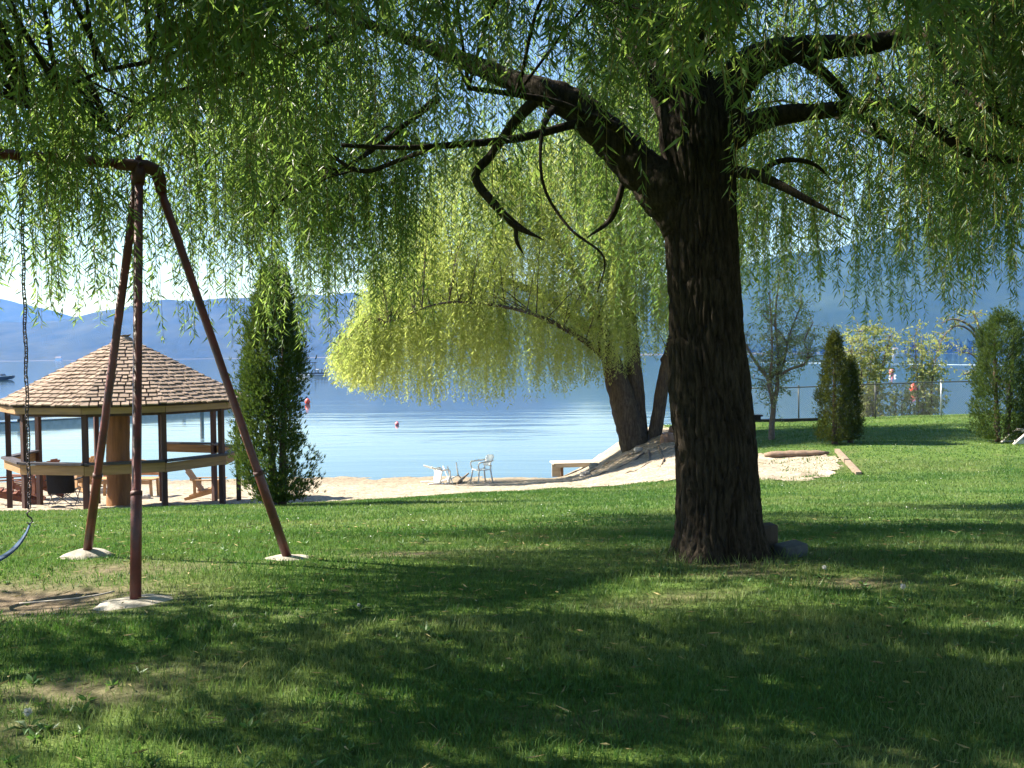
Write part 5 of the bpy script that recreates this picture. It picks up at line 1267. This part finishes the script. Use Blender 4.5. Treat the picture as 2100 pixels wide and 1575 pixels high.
# dandelions gone to seed
m_stm = mat('dandelion_stalk', (.16, .17, .06), .7); m_seed = leaf_mat('dandelion_seed', (.55, .56, .55), (.7, .7, .68), (.5, .5, .5), (.6, .6, .58), .5, .8, .1); m_dl = mat('dandelion_leaf', (.04, .09, .015), .6)
DND = [(57, 1500, 40, .019, 'dandelion seed head in the near left corner of the lawn'), (1690, 1190, 26, .016, 'dandelion seed head just right of the big trunk'), (1851, 1232, 30, .018, 'dandelion seed head on the bare patch right of the trunk'),
       (1806, 1240, 74, 0, 'bare dandelion stalk on the bare patch right of the trunk'), (2078, 1236, 42, 0, 'bare dandelion stalk near the right edge of the lawn'), (735, 1255, 14, .012, 'low dandelion seed head in the shaded middle of the lawn')]
for i, (px, py, hpx, r_, lab) in enumerate(DND):
    q = ground_hit(px, py); dn = tag(empty('dandelion', q), lab, 'dandelion', 'dandelions in the lawn'); hg = hpx * q.y / FPX
    mb = MB(); c = spline([(0, 0, -.01), (.006, .004, hg * .5), (.002 if r_ else .02, 0, hg)], 4); mb.tube(c, .0024, 5); mb.build('stalk', m_stm, dn)
    for k in range(5):
        a = k * 1.26 + i; mb = MB(); e = Vector((math.cos(a), math.sin(a), 0)); s_ = Vector((-e.y, e.x, 0)); mb.poly([(0, 0, .004), e * .05 + s_ * .014 + Vector((0, 0, .03)), e * .11 + Vector((0, 0, .02)), e * .05 - s_ * .014 + Vector((0, 0, .03)), e * .05 + Vector((0, 0, .022))], [(0, 1, 4), (1, 2, 4), (2, 3, 4), (3, 0, 4)]); mb.build('leaf', m_dl, dn)
    if r_:
        g2 = np.random.default_rng(i); D = g2.normal(size=(160, 3)); D /= np.linalg.norm(D, axis=1, keepdims=True); B = np.tile(np.array([[c[-1].x, c[-1].y, hg]]), (160, 1))
        V, F, T = leaf_cloud(B + D * r_ * .25, D, np.full(160, r_ * .8), np.full(160, r_ * .22), g2.uniform(0, 1, 160)); link('seed_head', np_mesh('seed_head', V, F, False, T), m_seed, dn)
    else:
        mb = MB(); mb.lathe((c[-1].x, c[-1].y, hg), [(.004, -.006), (.007, 0), (.006, .01), (.002, .016)], 7); mb.build('bud', m_stm, dn)

# low broad-leaved weeds and fallen willow leaves in the near lawn
rng = np.random.default_rng(88); B, D, Ln, Wd, Ti = [], [], [], [], []
for k in range(900):
    Y = math.sqrt(rng.uniform(3.4 ** 2, 10.5 ** 2)); X = rng.uniform(-.55, .55) * Y
    if float(vnoise(np.array([X * .8]), np.array([Y * .8]), seed=99)[0]) < .45 or math.hypot(X - 1.68, Y - 7.85) < .5: continue
    z = z1(X, Y); n = int(rng.integers(4, 9)); sc_ = rng.uniform(.35, .85)
    for j in range(n):
        a = rng.uniform(0, 6.28); d = np.array([math.cos(a), math.sin(a), rng.uniform(.25, .9)]); B.append((X, Y, z + .004)); D.append(d / np.linalg.norm(d)); Ln.append(.075 * sc_ * rng.uniform(.7, 1.2)); Wd.append(.026 * sc_); Ti.append(rng.uniform(0, .8))
V, F, T = leaf_cloud(np.array(B), np.array(D), np.array(Ln), np.array(Wd), np.array(Ti))
tag(link('weeds', np_mesh('weeds', V, F, False, T), leaf_mat('weed_leaf', (.05, .12, .03), (.11, .20, .05), (.08, .2, .03), (.16, .28, .05), .3, .45, .4)), 'low broad-leaved weeds scattered through the near lawn', 'weeds', kind='stuff')
n = 1500; Y = np.sqrt(rng.uniform(3.3 ** 2, 11 ** 2, n)); X = rng.uniform(-.56, .56, n) * Y; a = rng.uniform(0, 6.28, n)
D = np.stack([np.cos(a), np.sin(a), rng.uniform(-.1, .25, n)], -1); D /= np.linalg.norm(D, axis=1, keepdims=True)
V, F, T = leaf_cloud(np.stack([X, Y, zt(X, Y) + rng.uniform(.012, .04, n)], -1), D, rng.uniform(.04, .09, n), rng.uniform(.006, .012, n), rng.uniform(0, 1, n))
tag(link('leaf_litter', np_mesh('leaf_litter', V, F, False, T), leaf_mat('dry_leaf', (.16, .12, .06), (.36, .30, .13), (.1, .08, .03), (.2, .16, .06), .2, .7, .2)), 'dry fallen willow leaves lying on the grass', 'leaves', kind='stuff')
